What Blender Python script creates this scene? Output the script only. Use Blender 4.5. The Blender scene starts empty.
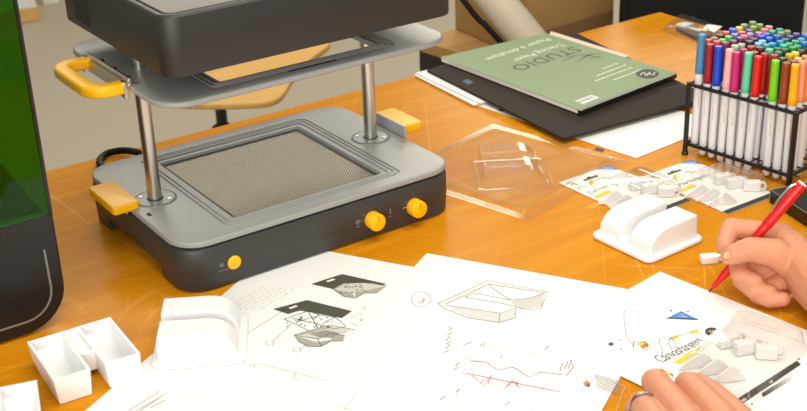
import bpy, bmesh, math, random
from mathutils import Vector, Matrix, Euler
random.seed(7)
S = bpy.context.scene
COL = S.collection
PI = math.pi

# ------------------------------------------------------------------ camera
F = 1269.06
CAM = Vector((-0.7018, -1.3719, 0.7138))
RIGHT = Vector((0.82351471, -0.56628738, -0.03379552))
UP = Vector((0.26404546, 0.32989459, 0.90633854))
FWD = Vector((0.50209912, 0.75530667, -0.42119866))

def ray(px, py):
    return RIGHT * ((px - 403.5) / F) + UP * ((205.5 - py) / F) + FWD

def at(px, py, z=0.0):
    """point of the horizontal plane at height z that the photo shows at a pixel"""
    d = ray(px, py)
    return CAM + d * ((z - CAM.z) / d.z)

def deep(px, py, zc):
    """point at a given distance along the viewing axis"""
    return CAM + ray(px, py) * zc

cam_d = bpy.data.cameras.new('camera')
cam = bpy.data.objects.new('camera', cam_d)
COL.objects.link(cam)
m = Matrix((RIGHT, UP, -FWD)).transposed().to_4x4()
m.translation = CAM
cam.matrix_world = m
cam_d.sensor_width = 36
cam_d.lens = 36 * F / 807
cam_d.clip_start = 0.05
cam_d.dof.use_dof = True
cam_d.dof.focus_distance = 1.55
cam_d.dof.aperture_fstop = 11
S.camera = cam

# ------------------------------------------------------------------ materials
def lin(c):
    return tuple(((v / 12.92) if v <= 0.04045 else ((v + 0.055) / 1.055) ** 2.4) for v in c)

def rgb(r, g, b):
    return lin((r / 255, g / 255, b / 255)) + (1,)

MATS = {}
def mat(name, col, rough=0.5, metal=0.0, bump=0.0, bscale=200, var=0.0, spec=0.5, coat=0.0, sss=0.0, trans=0.0):
    if name in MATS:
        return MATS[name]
    M = bpy.data.materials.new(name)
    M.use_nodes = True
    nt = M.node_tree
    b = nt.nodes['Principled BSDF']
    b.inputs['Base Color'].default_value = col
    b.inputs['Roughness'].default_value = rough
    b.inputs['Metallic'].default_value = metal
    b.inputs['Specular IOR Level'].default_value = spec
    b.inputs['Coat Weight'].default_value = coat
    if sss:
        b.inputs['Subsurface Weight'].default_value = sss
        b.inputs['Subsurface Radius'].default_value = (0.012, 0.004, 0.002)
        b.inputs['Subsurface Scale'].default_value = 0.6
    if trans:
        b.inputs['Transmission Weight'].default_value = trans
    if bump or var:
        tc = nt.nodes.new('ShaderNodeTexCoord')
        n = nt.nodes.new('ShaderNodeTexNoise')
        n.inputs['Scale'].default_value = bscale
        n.inputs['Detail'].default_value = 3
        nt.links.new(tc.outputs['Object'], n.inputs['Vector'])
        if bump:
            bp = nt.nodes.new('ShaderNodeBump')
            bp.inputs['Strength'].default_value = bump
            bp.inputs['Distance'].default_value = 0.001
            nt.links.new(n.outputs['Fac'], bp.inputs['Height'])
            nt.links.new(bp.outputs['Normal'], b.inputs['Normal'])
        if var:
            mx = nt.nodes.new('ShaderNodeMixRGB')
            mx.inputs[1].default_value = tuple(v * (1 - var) for v in col[:3]) + (1,)
            mx.inputs[2].default_value = tuple(min(1, v * (1 + var)) for v in col[:3]) + (1,)
            nt.links.new(n.outputs['Fac'], mx.inputs[0])
            nt.links.new(mx.outputs[0], b.inputs['Base Color'])
    MATS[name] = M
    return M

def clear_mat(name, tint=(1, 1, 1), gloss=1.0, rough=0.06, ior=1.45, haze=0.0, hazecol=(1, 1, 1)):
    """thin clear sheet: transparent with a fresnel gloss and a little haze"""
    M = bpy.data.materials.new(name)
    M.use_nodes = True
    nt = M.node_tree
    nt.nodes.clear()
    out = nt.nodes.new('ShaderNodeOutputMaterial')
    tr = nt.nodes.new('ShaderNodeBsdfTransparent')
    tr.inputs[0].default_value = tuple(tint) + (1,)
    gl = nt.nodes.new('ShaderNodeBsdfGlossy')
    gl.inputs['Roughness'].default_value = rough
    lw = nt.nodes.new('ShaderNodeLayerWeight')
    lw.inputs['Blend'].default_value = 0.5
    pw = nt.nodes.new('ShaderNodeMath')
    pw.operation = 'POWER'
    pw.inputs[1].default_value = 3.5
    nt.links.new(lw.outputs['Facing'], pw.inputs[0])
    fr = nt.nodes.new('ShaderNodeMath')
    fr.operation = 'MULTIPLY_ADD'
    fr.inputs[1].default_value = 0.55 * gloss
    fr.inputs[2].default_value = 0.04 * gloss
    nt.links.new(pw.outputs[0], fr.inputs[0])
    mx = nt.nodes.new('ShaderNodeMixShader')
    last = tr.outputs[0]
    if haze:
        df = nt.nodes.new('ShaderNodeBsdfDiffuse')
        df.inputs[0].default_value = tuple(hazecol) + (1,)
        mh = nt.nodes.new('ShaderNodeMixShader')
        mh.inputs[0].default_value = haze
        nt.links.new(last, mh.inputs[1])
        nt.links.new(df.outputs[0], mh.inputs[2])
        last = mh.outputs[0]
    nt.links.new(fr.outputs[0], mx.inputs[0])
    nt.links.new(last, mx.inputs[1])
    nt.links.new(gl.outputs[0], mx.inputs[2])
    nt.links.new(mx.outputs[0], out.inputs[0])
    MATS[name] = M
    return M

def wood_mat(name, c1, c2, c3, rough, scale=(3, 40, 40), scratch=True, coat=0.2):
    M = bpy.data.materials.new(name)
    M.use_nodes = True
    nt = M.node_tree
    L = nt.links.new
    b = nt.nodes['Principled BSDF']
    b.inputs['Roughness'].default_value = rough
    b.inputs['Coat Weight'].default_value = coat
    b.inputs['Specular IOR Level'].default_value = 0.035
    b.inputs['Coat Roughness'].default_value = 0.25
    tc = nt.nodes.new('ShaderNodeTexCoord')
    mp = nt.nodes.new('ShaderNodeMapping')
    mp.inputs['Scale'].default_value = scale
    L(tc.outputs['Object'], mp.inputs[0])
    n1 = nt.nodes.new('ShaderNodeTexNoise')
    n1.inputs['Scale'].default_value = 1.0
    n1.inputs['Detail'].default_value = 8
    n1.inputs['Roughness'].default_value = 0.65
    L(mp.outputs[0], n1.inputs['Vector'])
    r = nt.nodes.new('ShaderNodeValToRGB')
    r.color_ramp.elements[0].position = 0.3
    r.color_ramp.elements[0].color = c1
    r.color_ramp.elements[1].position = 0.7
    r.color_ramp.elements[1].color = c3
    e = r.color_ramp.elements.new(0.5)
    e.color = c2
    L(n1.outputs['Fac'], r.inputs[0])
    last = r.outputs[0]
    if scratch:
        # long straight knife scratches worn into the varnish: a few families of rotated stretched noise
        for k, (ang, sc, off) in enumerate(((0.5, 26, 0.0), (-0.9, 20, 3.1), (1.35, 30, 7.7), (0.05, 22, 5.2))):
            m0 = nt.nodes.new('ShaderNodeMapping')
            m0.inputs['Rotation'].default_value = (0, 0, ang)
            m0.inputs['Location'].default_value = (off, off * 0.7, 0)
            L(tc.outputs['Object'], m0.inputs[0])
            m2 = nt.nodes.new('ShaderNodeMapping')
            m2.inputs['Scale'].default_value = (1.6, sc, 1)
            L(m0.outputs[0], m2.inputs[0])
            v = nt.nodes.new('ShaderNodeTexVoronoi')
            v.feature = 'DISTANCE_TO_EDGE'
            v.inputs['Scale'].default_value = 0.8
            L(m2.outputs[0], v.inputs['Vector'])
            cr = nt.nodes.new('ShaderNodeValToRGB')
            cr.color_ramp.elements[0].position = 0.0
            cr.color_ramp.elements[0].color = (1, 1, 1, 1)
            cr.color_ramp.elements[1].position = 0.012
            cr.color_ramp.elements[1].color = (0, 0, 0, 1)
            L(v.outputs['Distance'], cr.inputs[0])
            nn = nt.nodes.new('ShaderNodeTexNoise')
            nn.inputs['Scale'].default_value = 4.0
            m3 = nt.nodes.new('ShaderNodeMapping')
            m3.inputs['Location'].default_value = (k * 3.3, 1.0, 0)
            L(tc.outputs['Object'], m3.inputs[0])
            L(m3.outputs[0], nn.inputs['Vector'])
            c2r = nt.nodes.new('ShaderNodeValToRGB')
            c2r.color_ramp.elements[0].position = 0.5
            c2r.color_ramp.elements[0].color = (0, 0, 0, 1)
            c2r.color_ramp.elements[1].position = 0.66
            c2r.color_ramp.elements[1].color = (0.5, 0.5, 0.5, 1)
            L(nn.outputs['Fac'], c2r.inputs[0])
            mu = nt.nodes.new('ShaderNodeMath')
            mu.operation = 'MULTIPLY'
            L(cr.outputs[0], mu.inputs[0])
            L(c2r.outputs[0], mu.inputs[1])
            mx = nt.nodes.new('ShaderNodeMixRGB')
            mx.inputs[2].default_value = rgb(240, 186, 96)
            L(mu.outputs[0], mx.inputs[0])
            L(last, mx.inputs[1])
            last = mx.outputs[0]
    L(last, b.inputs['Base Color'])
    MATS[name] = M
    return M

def mesh_grille_mat(name):
    """perforated metal: staggered round holes"""
    M = bpy.data.materials.new(name)
    M.use_nodes = True
    nt = M.node_tree
    L = nt.links.new
    b = nt.nodes['Principled BSDF']
    b.inputs['Metallic'].default_value = 0.35
    b.inputs['Roughness'].default_value = 0.42
    tc = nt.nodes.new('ShaderNodeTexCoord')
    sep = nt.nodes.new('ShaderNodeSeparateXYZ')
    L(tc.outputs['Object'], sep.inputs[0])
    def mth(op, a, bb):
        n = nt.nodes.new('ShaderNodeMath')
        n.operation = op
        for i, v in enumerate((a, bb)):
            if isinstance(v, (int, float)):
                n.inputs[i].default_value = v
            else:
                L(v, n.inputs[i])
        return n.outputs[0]
    k = 2 * PI / 0.0044
    sx = mth('SINE', mth('MULTIPLY', sep.outputs[0], k), 0)
    sy = mth('SINE', mth('MULTIPLY', sep.outputs[1], k), 0)
    h = mth('ADD', mth('MULTIPLY', mth('MULTIPLY', sx, sy), 0.5), 0.5)
    r = nt.nodes.new('ShaderNodeValToRGB')
    r.color_ramp.elements[0].position = 0.33
    r.color_ramp.elements[0].color = rgb(172, 160, 134)
    r.color_ramp.elements[1].position = 0.52
    r.color_ramp.elements[1].color = rgb(52, 45, 36)
    L(h, r.inputs[0])
    L(r.outputs[0], b.inputs['Base Color'])
    MATS[name] = M
    return M

# ------------------------------------------------------------------ mesh helpers
def tag(o, label=None, cat=None, group=None, kind=None):
    if label: o['label'] = label
    if cat: o['category'] = cat
    if group: o['group'] = group
    if kind: o['kind'] = kind
    return o

def thing(name, label, cat, loc=(0, 0, 0), rz=0.0, group=None):
    o = bpy.data.objects.new(name, None)
    o.empty_display_size = 0.02
    COL.objects.link(o)
    o.location = loc
    o.rotation_euler = (0, 0, rz)
    return tag(o, label, cat, group)

def obj(name, bm, material, parent=None, smooth=True, ang=0.6, bevel=0.0, seg=2, loc=None, rz=None):
    bmesh.ops.recalc_face_normals(bm, faces=bm.faces[:])
    me = bpy.data.meshes.new(name)
    if smooth:
        for f in bm.faces:
            f.smooth = True
        for e in bm.edges:
            if len(e.link_faces) == 2 and e.calc_face_angle(0) > ang:
                e.smooth = False
    bm.to_mesh(me)
    bm.free()
    mats = material if isinstance(material, (list, tuple)) else [material]
    for mm in mats:
        me.materials.append(mm)
    o = bpy.data.objects.new(name, me)
    COL.objects.link(o)
    if parent is not None:
        o.parent = parent
    if loc is not None:
        o.location = loc
    if rz is not None:
        o.rotation_euler = (0, 0, rz)
    if bevel:
        md = o.modifiers.new('bevel', 'BEVEL')
        md.width = bevel
        md.segments = seg
        md.limit_method = 'ANGLE'
        md.angle_limit = 0.7
        md.harden_normals = False
    return o

def NB():
    return bmesh.new()

def loft(bm, rings, close=True, cap0=True, cap1=True, mi=0):
    vs = [[bm.verts.new(p) for p in r] for r in rings]
    n = len(vs[0])
    for a, b in zip(vs[:-1], vs[1:]):
        for i in range(n if close else n - 1):
            j = (i + 1) % n
            f = bm.faces.new((a[i], a[j], b[j], b[i]))
            f.material_index = mi
    if cap0:
        bm.faces.new(list(reversed(vs[0]))).material_index = mi
    if cap1:
        bm.faces.new(vs[-1]).material_index = mi
    return vs

def rrect(hx, hy, r, z=0.0, n=6, cx=0.0, cy=0.0):
    r = max(1e-5, min(r, hx - 1e-5, hy - 1e-5))
    pts = []
    for k, (sx, sy) in enumerate(((1, 1), (-1, 1), (-1, -1), (1, -1))):
        for i in range(n + 1):
            a = k * PI / 2 + i / n * PI / 2
            pts.append((cx + sx * (hx - r) + r * math.cos(a), cy + sy * (hy - r) + r * math.sin(a), z))
    return pts

def rbox(bm, hx, hy, z0, z1, r, e=0.002, n=6, cx=0, cy=0, m=3):
    """upright rounded box: plan corners r, top and bottom edges e"""
    rings = []
    for i in range(m + 1):
        a = i / m * PI / 2
        d = e * (1 - math.sin(a))
        rings.append(rrect(hx - d, hy - d, r - d, z0 + e * (1 - math.cos(a)), n, cx, cy))
    for i in range(m + 1):
        a = i / m * PI / 2
        d = e * (1 - math.cos(a))
        rings.append(rrect(hx - d, hy - d, r - d, z1 - e + e * math.sin(a), n, cx, cy))
    loft(bm, rings)

def box(bm, x0, x1, y0, y1, z0, z1, M=None):
    c = [(x0, y0), (x1, y0), (x1, y1), (x0, y1)]
    r0 = [Vector((x, y, z0)) for x, y in c]
    r1 = [Vector((x, y, z1)) for x, y in c]
    if M is not None:
        r0 = [M @ v for v in r0]
        r1 = [M @ v for v in r1]
    loft(bm, [r0, r1])

def lathe(bm, prof, M=None, n=24, cap0=True, cap1=True):
    rings = []
    for r, z in prof:
        ring = [Vector((r * math.cos(2 * PI * i / n), r * math.sin(2 * PI * i / n), z)) for i in range(n)]
        if M is not None:
            ring = [M @ v for v in ring]
        rings.append(ring)
    loft(bm, rings, cap0=cap0, cap1=cap1)

def axis_M(p, d):
    d = Vector(d).normalized()
    q = Vector((0, 0, 1)).rotation_difference(d)
    return Matrix.Translation(p) @ q.to_matrix().to_4x4()

def cyl(bm, p0, p1, r, n=16, e=0.0, r1=None):
    p0 = Vector(p0); p1 = Vector(p1)
    L = (p1 - p0).length
    r1 = r if r1 is None else r1
    M = axis_M(p0, p1 - p0)
    if e:
        lathe(bm, [(r - e, 0), (r, e), (r1, L - e), (r1 - e, L)], M, n)
    else:
        lathe(bm, [(r, 0), (r1, L)], M, n)

def tube(bm, pts, r, n=10):
    pts = [Vector(p) for p in pts]
    rad = r if isinstance(r, (list, tuple)) else [r] * len(pts)
    rings = []
    up = None
    for i, p in enumerate(pts):
        t = (pts[min(i + 1, len(pts) - 1)] - pts[max(i - 1, 0)]).normalized()
        if up is None:
            up = t.orthogonal().normalized()
        up = (up - t * up.dot(t)).normalized()
        s = t.cross(up)
        rings.append([p + (up * math.cos(2 * PI * k / n) + s * math.sin(2 * PI * k / n)) * rad[i] for k in range(n)])
    loft(bm, rings)

def spline(pts, n=6):
    P = [Vector(p) for p in pts]
    P = [P[0] * 2 - P[1]] + P + [P[-1] * 2 - P[-2]]
    out = []
    for i in range(1, len(P) - 2):
        for k in range(n):
            t = k / n
            a, b, c, d = P[i - 1:i + 3]
            out.append(0.5 * (2 * b + (c - a) * t + (2 * a - 5 * b + 4 * c - d) * t * t + (3 * b - a - 3 * c + d) * t ** 3))
    out.append(P[-2])
    return out

def prism(bm, poly, vec):
    vec = Vector(vec)
    loft(bm, [[Vector(p) for p in poly], [Vector(p) + vec for p in poly]])

def quad_slab(bm, c, z0, z1, n=1):
    loft(bm, [[(p[0], p[1], z0) for p in c], [(p[0], p[1], z1) for p in c]])

def ribbon(bm, pts, w, z):
    """a flat inked line on a sheet"""
    pts = [Vector((p[0], p[1], z)) for p in pts]
    L, R = [], []
    for i, p in enumerate(pts):
        t = pts[min(i + 1, len(pts) - 1)] - pts[max(i - 1, 0)]
        if t.length < 1e-9:
            t = Vector((1, 0, 0))
        t.normalize()
        s = Vector((-t.y, t.x, 0)) * w / 2
        L.append(p + s); R.append(p - s)
    lv = [bm.verts.new(v) for v in L]
    rv = [bm.verts.new(v) for v in R]
    for i in range(len(pts) - 1):
        bm.faces.new((rv[i], rv[i + 1], lv[i + 1], lv[i]))

def flat(bm, poly, z):
    bm.faces.new([bm.verts.new((p[0], p[1], z)) for p in poly])

def text_bm(txt, size, origin, ex, ey, align='LEFT', spacing=1.0, bm=None, italic=0.0, ys=1.0):
    """lettering mesh laid in the plane spanned by ex, ey"""
    cu = bpy.data.curves.new('lettering', 'FONT')
    cu.body = txt
    cu.size = size
    cu.align_x = align
    cu.shear = italic
    cu.space_character = spacing
    to = bpy.data.objects.new('lettering', cu)
    COL.objects.link(to)
    dg = bpy.context.evaluated_depsgraph_get()
    me = bpy.data.meshes.new_from_object(to.evaluated_get(dg))
    bpy.data.objects.remove(to)
    bpy.data.curves.remove(cu)
    ex = Vector(ex).normalized(); ey = Vector(ey).normalized(); ez = ex.cross(ey)
    Mx = Matrix((ex, ey * ys, ez)).transposed().to_4x4()
    Mx.translation = Vector(origin)
    me.transform(Mx)
    bm = bm or NB()
    bm.from_mesh(me)
    bpy.data.meshes.remove(me)
    return bm

# ------------------------------------------------------------------ palette
wood_table = wood_mat('orange_varnished_wood', rgb(198, 124, 10), rgb(206, 133, 16), rgb(217, 148, 32), 0.26, coat=0.0)
ply = wood_mat('plywood', rgb(216, 168, 98), rgb(224, 178, 108), rgb(230, 188, 120), 0.5, scale=(8, 60, 8), scratch=False, coat=0.1)
pale_wood = wood_mat('pale_wood', rgb(180, 138, 84), rgb(192, 150, 94), rgb(200, 160, 104), 0.5, scale=(4, 50, 50), scratch=False, coat=0.0)
charcoal = mat('charcoal_plastic', rgb(54, 53, 52), 0.42, bump=0.12, bscale=900)
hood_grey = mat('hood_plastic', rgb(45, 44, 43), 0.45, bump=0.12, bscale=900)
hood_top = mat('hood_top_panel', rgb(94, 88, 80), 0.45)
silver = mat('silver_grey_plate', rgb(150, 151, 148), 0.38, spec=0.5)
groove_grey = mat('groove_grey', rgb(132, 136, 138), 0.4)
black_gap = mat('black_rubber', rgb(28, 28, 29), 0.6)
yellow = mat('yellow_plastic', rgb(252, 186, 2), 0.4)
chrome = mat('polished_steel', rgb(214, 212, 206), 0.30, metal=1.0)
steel = mat('brushed_steel', rgb(170, 168, 165), 0.3, metal=1.0)
grille = mesh_grille_mat('perforated_steel')
print_grey = mat('pale_print', rgb(168, 168, 166), 0.6)
paper = mat('white_paper', rgb(240, 239, 238), 0.7)
white_plastic = mat('white_plastic', rgb(238, 238, 240), 0.4, sss=0.0)
ink_dark = mat('dark_ink', rgb(84, 80, 72), 0.8)
ink_mid = mat('grey_ink', rgb(150, 146, 138), 0.8)
ink_pale = mat('pale_ink', rgb(198, 196, 192), 0.8)
ink_olive = mat('olive_ink', rgb(78, 76, 62), 0.8)
ink_tan = mat('tan_wash', rgb(186, 182, 168), 0.8)
ink_red = mat('red_ink', rgb(222, 116, 122), 0.8)
ink_blue = mat('bright_blue_ink', rgb(40, 130, 210), 0.6)
ink_yellow = mat('yellow_ink', rgb(232, 205, 60), 0.6)
ink_orange = mat('orange_ink', rgb(240, 120, 40), 0.6)
ink_redsolid = mat('solid_red_ink', rgb(222, 50, 50), 0.6)
ink_black = mat('black_ink', rgb(52, 50, 46), 0.6)
ink_navy = mat('navy_ink', rgb(48, 62, 130), 0.6)
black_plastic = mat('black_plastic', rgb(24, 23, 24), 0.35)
black_card = mat('black_card', rgb(48, 40, 33), 0.8, spec=0.25, bump=0.1, bscale=500)
green_card = mat('sage_green_card', rgb(130, 150, 112), 0.6, var=0.03, bscale=30)
skin = mat('skin', rgb(212, 144, 110), 0.5, bump=0.25, bscale=260, var=0.06, sss=0.12)
nail_m = mat('nail', rgb(228, 164, 132), 0.3)
clear = clear_mat('clear_sheet', (0.97, 0.97, 0.96), rough=0.08, haze=0.01, gloss=1.0)
blister_m = clear_mat('clear_blister', (0.978, 0.972, 0.952), rough=0.06, haze=0.015, gloss=1.1)
bag_m = clear_mat('clear_bag', (0.96, 0.96, 0.94), rough=0.10, haze=0.02, gloss=0.7)
green_acrylic = clear_mat('green_acrylic', (0.15, 0.40, 0.05), rough=0.05, gloss=0.5, haze=0.10, hazecol=rgb(60, 130, 16)[:3])
floor_m = mat('grey_lino', rgb(182, 171, 150), 0.6, var=0.03, bscale=6)
cream = mat('cream_paint', rgb(204, 190, 160), 0.7)
cardboard = mat('cardboard', rgb(176, 138, 82), 0.8, var=0.04, bscale=20)
cardboard_in = mat('cardboard_inside', rgb(140, 104, 62), 0.85, var=0.04, bscale=20)
fabric = mat('black_fabric', rgb(20, 19, 19), 0.95, bump=0.4, bscale=700)
tube_m = mat('tube_white', rgb(214, 202, 180), 0.5)
wire_black = mat('black_cable', rgb(16, 16, 16), 0.6, spec=0.2)
red_plastic = mat('red_plastic', rgb(214, 22, 28), 0.3)
tip_m = mat('pen_tip', rgb(120, 30, 40), 0.5)

# ------------------------------------------------------------------ setting
bm = NB()
box(bm, -4.5, 6.0, -4.0, 7.5, -0.80, -0.75)
tag(obj('floor', bm, floor_m, smooth=False), 'grey linoleum floor of the workshop', 'floor', kind='structure')

bm = NB(); box(bm, -4.5, 6.0, 7.45, 7.5, -0.75, 2.0)
tag(obj('wall_back', bm, mat('wall_paint', rgb(214, 206, 188), 0.8), smooth=False), 'far pale wall of the workshop', 'wall', kind='structure')
bm = NB(); box(bm, 5.95, 6.0, -4.0, 7.45, -0.75, 2.0)
tag(obj('wall_right', bm, mat('wall_paint', rgb(214, 206, 188), 0.8), smooth=False), 'pale side wall of the workshop', 'wall', kind='structure')

t = thing('table', 'orange varnished wooden work table with knife scratches under everything', 'table', (0, 0, 0))
bm = NB()
box(bm, -1.15, 1.045, -1.02, 0.332, -0.032, 0.0)
obj('tabletop', bm, wood_table, t, bevel=0.002)
for sx in (-1.08, 0.975):
    for sy in (-0.95, 0.262):
        bm = NB()
        box(bm, sx - 0.03, sx + 0.03, sy - 0.03, sy + 0.03, -0.75, -0.032)
        obj('leg', bm, pale_wood, t, bevel=0.003)

# ------------------------------------------------------------------ vacuum former
W2, D2 = 0.1965, 0.1491
vf = thing('vacuum_former', 'charcoal desktop vacuum forming machine with yellow knobs and raised heater hood', 'vacuum former', (0, 0, 0))
bm = NB()
rings = []
for d, z in ((0.006, 0.0165), (0.0015, 0.018), (0.0, 0.022), (0.0, 0.052), (0.0015, 0.0555), (0.006, 0.057)):
    rings.append(rrect(W2 - d, D2 - d, 0.036 - d, z, 8))
loft(bm, rings)
for sy in (1, -1):        # the skirts at front and back that leave an arch on either side
    hy = 0.034
    def sk(d, z):
        full = rrect(W2 - d, D2 - d, 0.036 - d, z, 8)
        out = []
        lim = D2 - 2 * hy
        for x, y, zz in full:
            if sy > 0:
                y = max(y, lim)
            else:
                y = min(y, -lim)
            out.append((x, y, zz))
        return out
    loft(bm, [sk(0.004, 0.0012), sk(0.0012, 0.003), sk(0.0003, 0.024)])
obj('body', bm, charcoal, vf, ang=0.9)
bm = NB()
rbox(bm, W2 - 0.003, D2 - 0.003, 0.0565, 0.0588, 0.034, 0.0008, 8)
obj('seal', bm, black_gap, vf)

def stepped_plate(zt, th, hx, hy, r, steps, e=0.0025):
    """plate with a square opening whose rim steps down; steps = list of (half, dz)"""
    rings = []
    zb = zt - th
    rings.append(rrect(steps[-1][0], steps[-1][0], 0.006, zb, 8))
    rings.append(rrect(hx - 0.002, hy - 0.002, r - 0.002, zb, 8))
    rings.append(rrect(hx, hy, r, zb + 0.0015, 8))
    for i in range(5):
        a = i / 4 * PI / 2
        d = e * (1 - math.cos(a))
        rings.append(rrect(hx - d, hy - d, r - d, zt - e + e * math.sin(a), 8))
    for h, dz in steps:
        rings.append(rrect(h, h, max(0.004, 0.012 - (steps[0][0] - h) * 0.5), zt + dz, 8))
    rings.append(rings[0])
    b = NB()
    vs = [[b.verts.new(p) for p in rr] for rr in rings[:-1]]
    vs.append(vs[0])
    n = len(vs[0])
    for A, B in zip(vs[:-1], vs[1:]):
        for i in range(n):
            j = (i + 1) % n
            b.faces.new((A[i], A[j], B[j], B[i]))
    return b

steps_low = [(0.1275, 0), (0.1265, -0.0016), (0.1245, -0.0016), (0.1235, 0), (0.1215, 0), (0.1205, -0.0016), (0.1185, -0.0016),
             (0.1175, 0), (0.1150, 0), (0.1130, -0.002), (0.1075, -0.0022), (0.1055, -0.0065), (0.102, -0.0065)]
obj('top_plate', stepped_plate(0.0661, 0.0075, W2, D2, 0.038, steps_low), silver, vf, ang=0.5)
bm = NB()
rbox(bm, 0.1015, 0.1015, 0.0589, 0.0597, 0.004, 0.0003)
obj('perforated_bed', bm, grille, vf, smooth=False)
bm = NB()
for h0, h1, z in ((0.1012, 0.1048, 0.0603),):
    A = [bm.verts.new(p) for p in rrect(h0, h0, 0.004, z)]
    B = [bm.verts.new(p) for p in rrect(h1, h1, 0.005, z + 0.0006)]
    for i in range(len(A)):
        j = (i + 1) % len(A)
        bm.faces.new((A[i], A[j], B[j], B[i]))
obj('bed_gasket', bm, black_gap, vf)

for sx in (-1, 1):
    cx = sx * 0.1604
    bm = NB()
    cyl(bm, (cx, 0, 0.060), (cx, 0, 0.272), 0.0088, 28)
    obj('guide_rod', bm, chrome, vf)
    bm = NB()
    M = Matrix.Translation((cx, 0, 0.0661))
    lathe(bm, [(0.0102, 0.0), (0.0102, 0.0012), (0.0245, 0.0012), (0.0252, 0.0002), (0.0258, 0.0002), (0.0266, 0.0009), (0.0272, 0.0)], M, 40, cap0=False, cap1=False)
    fl = obj('rod_flange', bm, silver, vf)
    bm = NB()
    A = [bm.verts.new((cx + 0.0238 * math.cos(a), 0.0238 * math.sin(a), 0.06742)) for a in [i * 2 * PI / 40 for i in range(40)]]
    B = [bm.verts.new((cx + 0.0256 * math.cos(a), 0.0256 * math.sin(a), 0.06742)) for a in [i * 2 * PI / 40 for i in range(40)]]
    for i in range(40):
        bm.faces.new((A[i], A[(i + 1) % 40], B[(i + 1) % 40], B[i]))
    obj('flange_groove', bm, mat('groove_dark', rgb(84, 86, 86), 0.5), fl)
    bm = NB()
    lathe(bm, [(0.0088, 0.0), (0.0104, 0.0), (0.0104, 0.0018), (0.0088, 0.0018)], M, 28, cap0=False, cap1=False)
    obj('rod_seal', bm, black_gap, fl)
    for k in range(4):
        a = PI / 4 + k * PI / 2
        bm = NB()
        cyl(bm, (cx + 0.019 * math.cos(a), 0.019 * math.sin(a), 0.0668), (cx + 0.019 * math.cos(a), 0.019 * math.sin(a), 0.0682), 0.0025, 10, 0.0005)
        obj('screw', bm, chrome, fl)
    # clamp tab with its grey bracket
    bm = NB()
    x0 = sx * 0.1975
    box(bm, min(x0, x0 + sx * 0.003), max(x0, x0 + sx * 0.003), -0.028 if sx > 0 else 0.0, 0.050 if sx > 0 else 0.060, 0.056, 0.081 if sx > 0 else 0.0700)
    br = obj('clamp_bracket', bm, mat('bracket_grey', rgb(164, 168, 172), 0.4), vf, bevel=0.0008)
    bm = NB()
    if sx < 0:
        rbox(bm, 0.0175, 0.041, 0.0635, 0.0745, 0.005, 0.002, cx=-0.2030, cy=0.029)
    else:
        rbox(bm, 0.0165, 0.036, 0.0665, 0.0785, 0.005, 0.002, cx=0.2170, cy=0.015)
    obj('clamp_tab', bm, yellow, vf)
    # slot beside the rod
    bm = NB()
    sxx = sx * 0.186
    box(bm, sxx - 0.0025, sxx + 0.0025, -0.043, -0.034, 0.0655, 0.0664)
    obj('slot', bm, black_gap if sx < 0 else mat('slot_tan', rgb(190, 120, 60), 0.6), vf)

# controls on the front face
yf = -D2
def knob(x, z, r, L, name, ridge):
    b = NB()
    M = axis_M((x, yf + 0.001, z), (0, -1, 0))
    lathe(b, [(r * 0.96, 0), (r, 0.0015), (r, L - 0.002), (r - 0.0006, L - 0.0007), (r - 0.0022, L)], M, 36)
    k = obj(name, b, yellow, vf)
    if ridge:
        b = NB()
        box(b, x - 0.0005, x + 0.0005, yf - L - 0.0003, yf - L + 0.001, z + r * 0.3, z + r * 0.85)
        obj('pointer', b, mat('pointer_amber', rgb(214, 138, 10), 0.5), k)
    return k
knob(-0.1318, 0.0287, 0.0088, 0.0035, 'power_button', False)
knob(0.0630, 0.0268, 0.0115, 0.016, 'timer_knob', True)
knob(0.1268, 0.0262, 0.0115, 0.016, 'temperature_knob', True)

yp = yf - 0.0004
def fr_line(bm, pts, w):
    P = [Vector((x, yp, z)) for x, z in pts]
    for a, b_ in zip(P[:-1], P[1:]):
        tt = (b_ - a).normalized()
        s = Vector((-tt.z, 0, tt.x)) * w / 2
        bm.faces.new([bm.verts.new(v) for v in (a - s, b_ - s, b_ + s, a + s)])
bm = NB()
def circ(cx, cz, r, n=14, a0=0.0, a1=2 * PI):
    return [(cx + r * math.cos(a0 + (a1 - a0) * i / n), cz + r * math.sin(a0 + (a1 - a0) * i / n)) for i in range(n + 1)]
fr_line(bm, circ(-0.1480, 0.0305, 0.0020, 12, 2.2, 2.2 + 5.1), 0.0006)
fr_line(bm, [(-0.1480, 0.0305), (-0.1480, 0.0332)], 0.0006)
text_bm('Power/Vent', 0.0026, (-0.1525, yp, 0.0222), (1, 0, 0), (0, 0, 1), bm=bm)
fr_line(bm, circ(0.0415, 0.0292, 0.0026), 0.0006)
fr_line(bm, [(0.0415, 0.0305), (0.0415, 0.0292), (0.0424, 0.0292)], 0.0005)
text_bm('Timer', 0.0026, (0.0385, yp, 0.0222), (1, 0, 0), (0, 0, 1), bm=bm)
fr_line(bm, [(0.0462, 0.0292), (0.0484, 0.0292)], 0.0007)
for a in (0.7, 1.57, 2.5):
    for xx, zz in ((0.0630, 0.0268), (0.1268, 0.0262)):
        fr_line(bm, [(xx + 0.0150 * math.cos(a), zz + 0.0150 * math.sin(a)), (xx + 0.0162 * math.cos(a), zz + 0.0162 * math.sin(a))], 0.0007)
fr_line(bm, [(0.0905, 0.0335), (0.0905, 0.0285)], 0.0009)
fr_line(bm, circ(0.0905, 0.0280, 0.0008, 8), 0.0009)
text_bm('Heater', 0.0026, (0.0870, yp, 0.0218), (1, 0, 0), (0, 0, 1), bm=bm)
fr_line(bm, [(0.1095, 0.0285), (0.1230, 0.0285)], 0.0010)
fr_line(bm, [(0.1292, 0.0105), (0.1292, 0.0122)], 0.0008)
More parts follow.
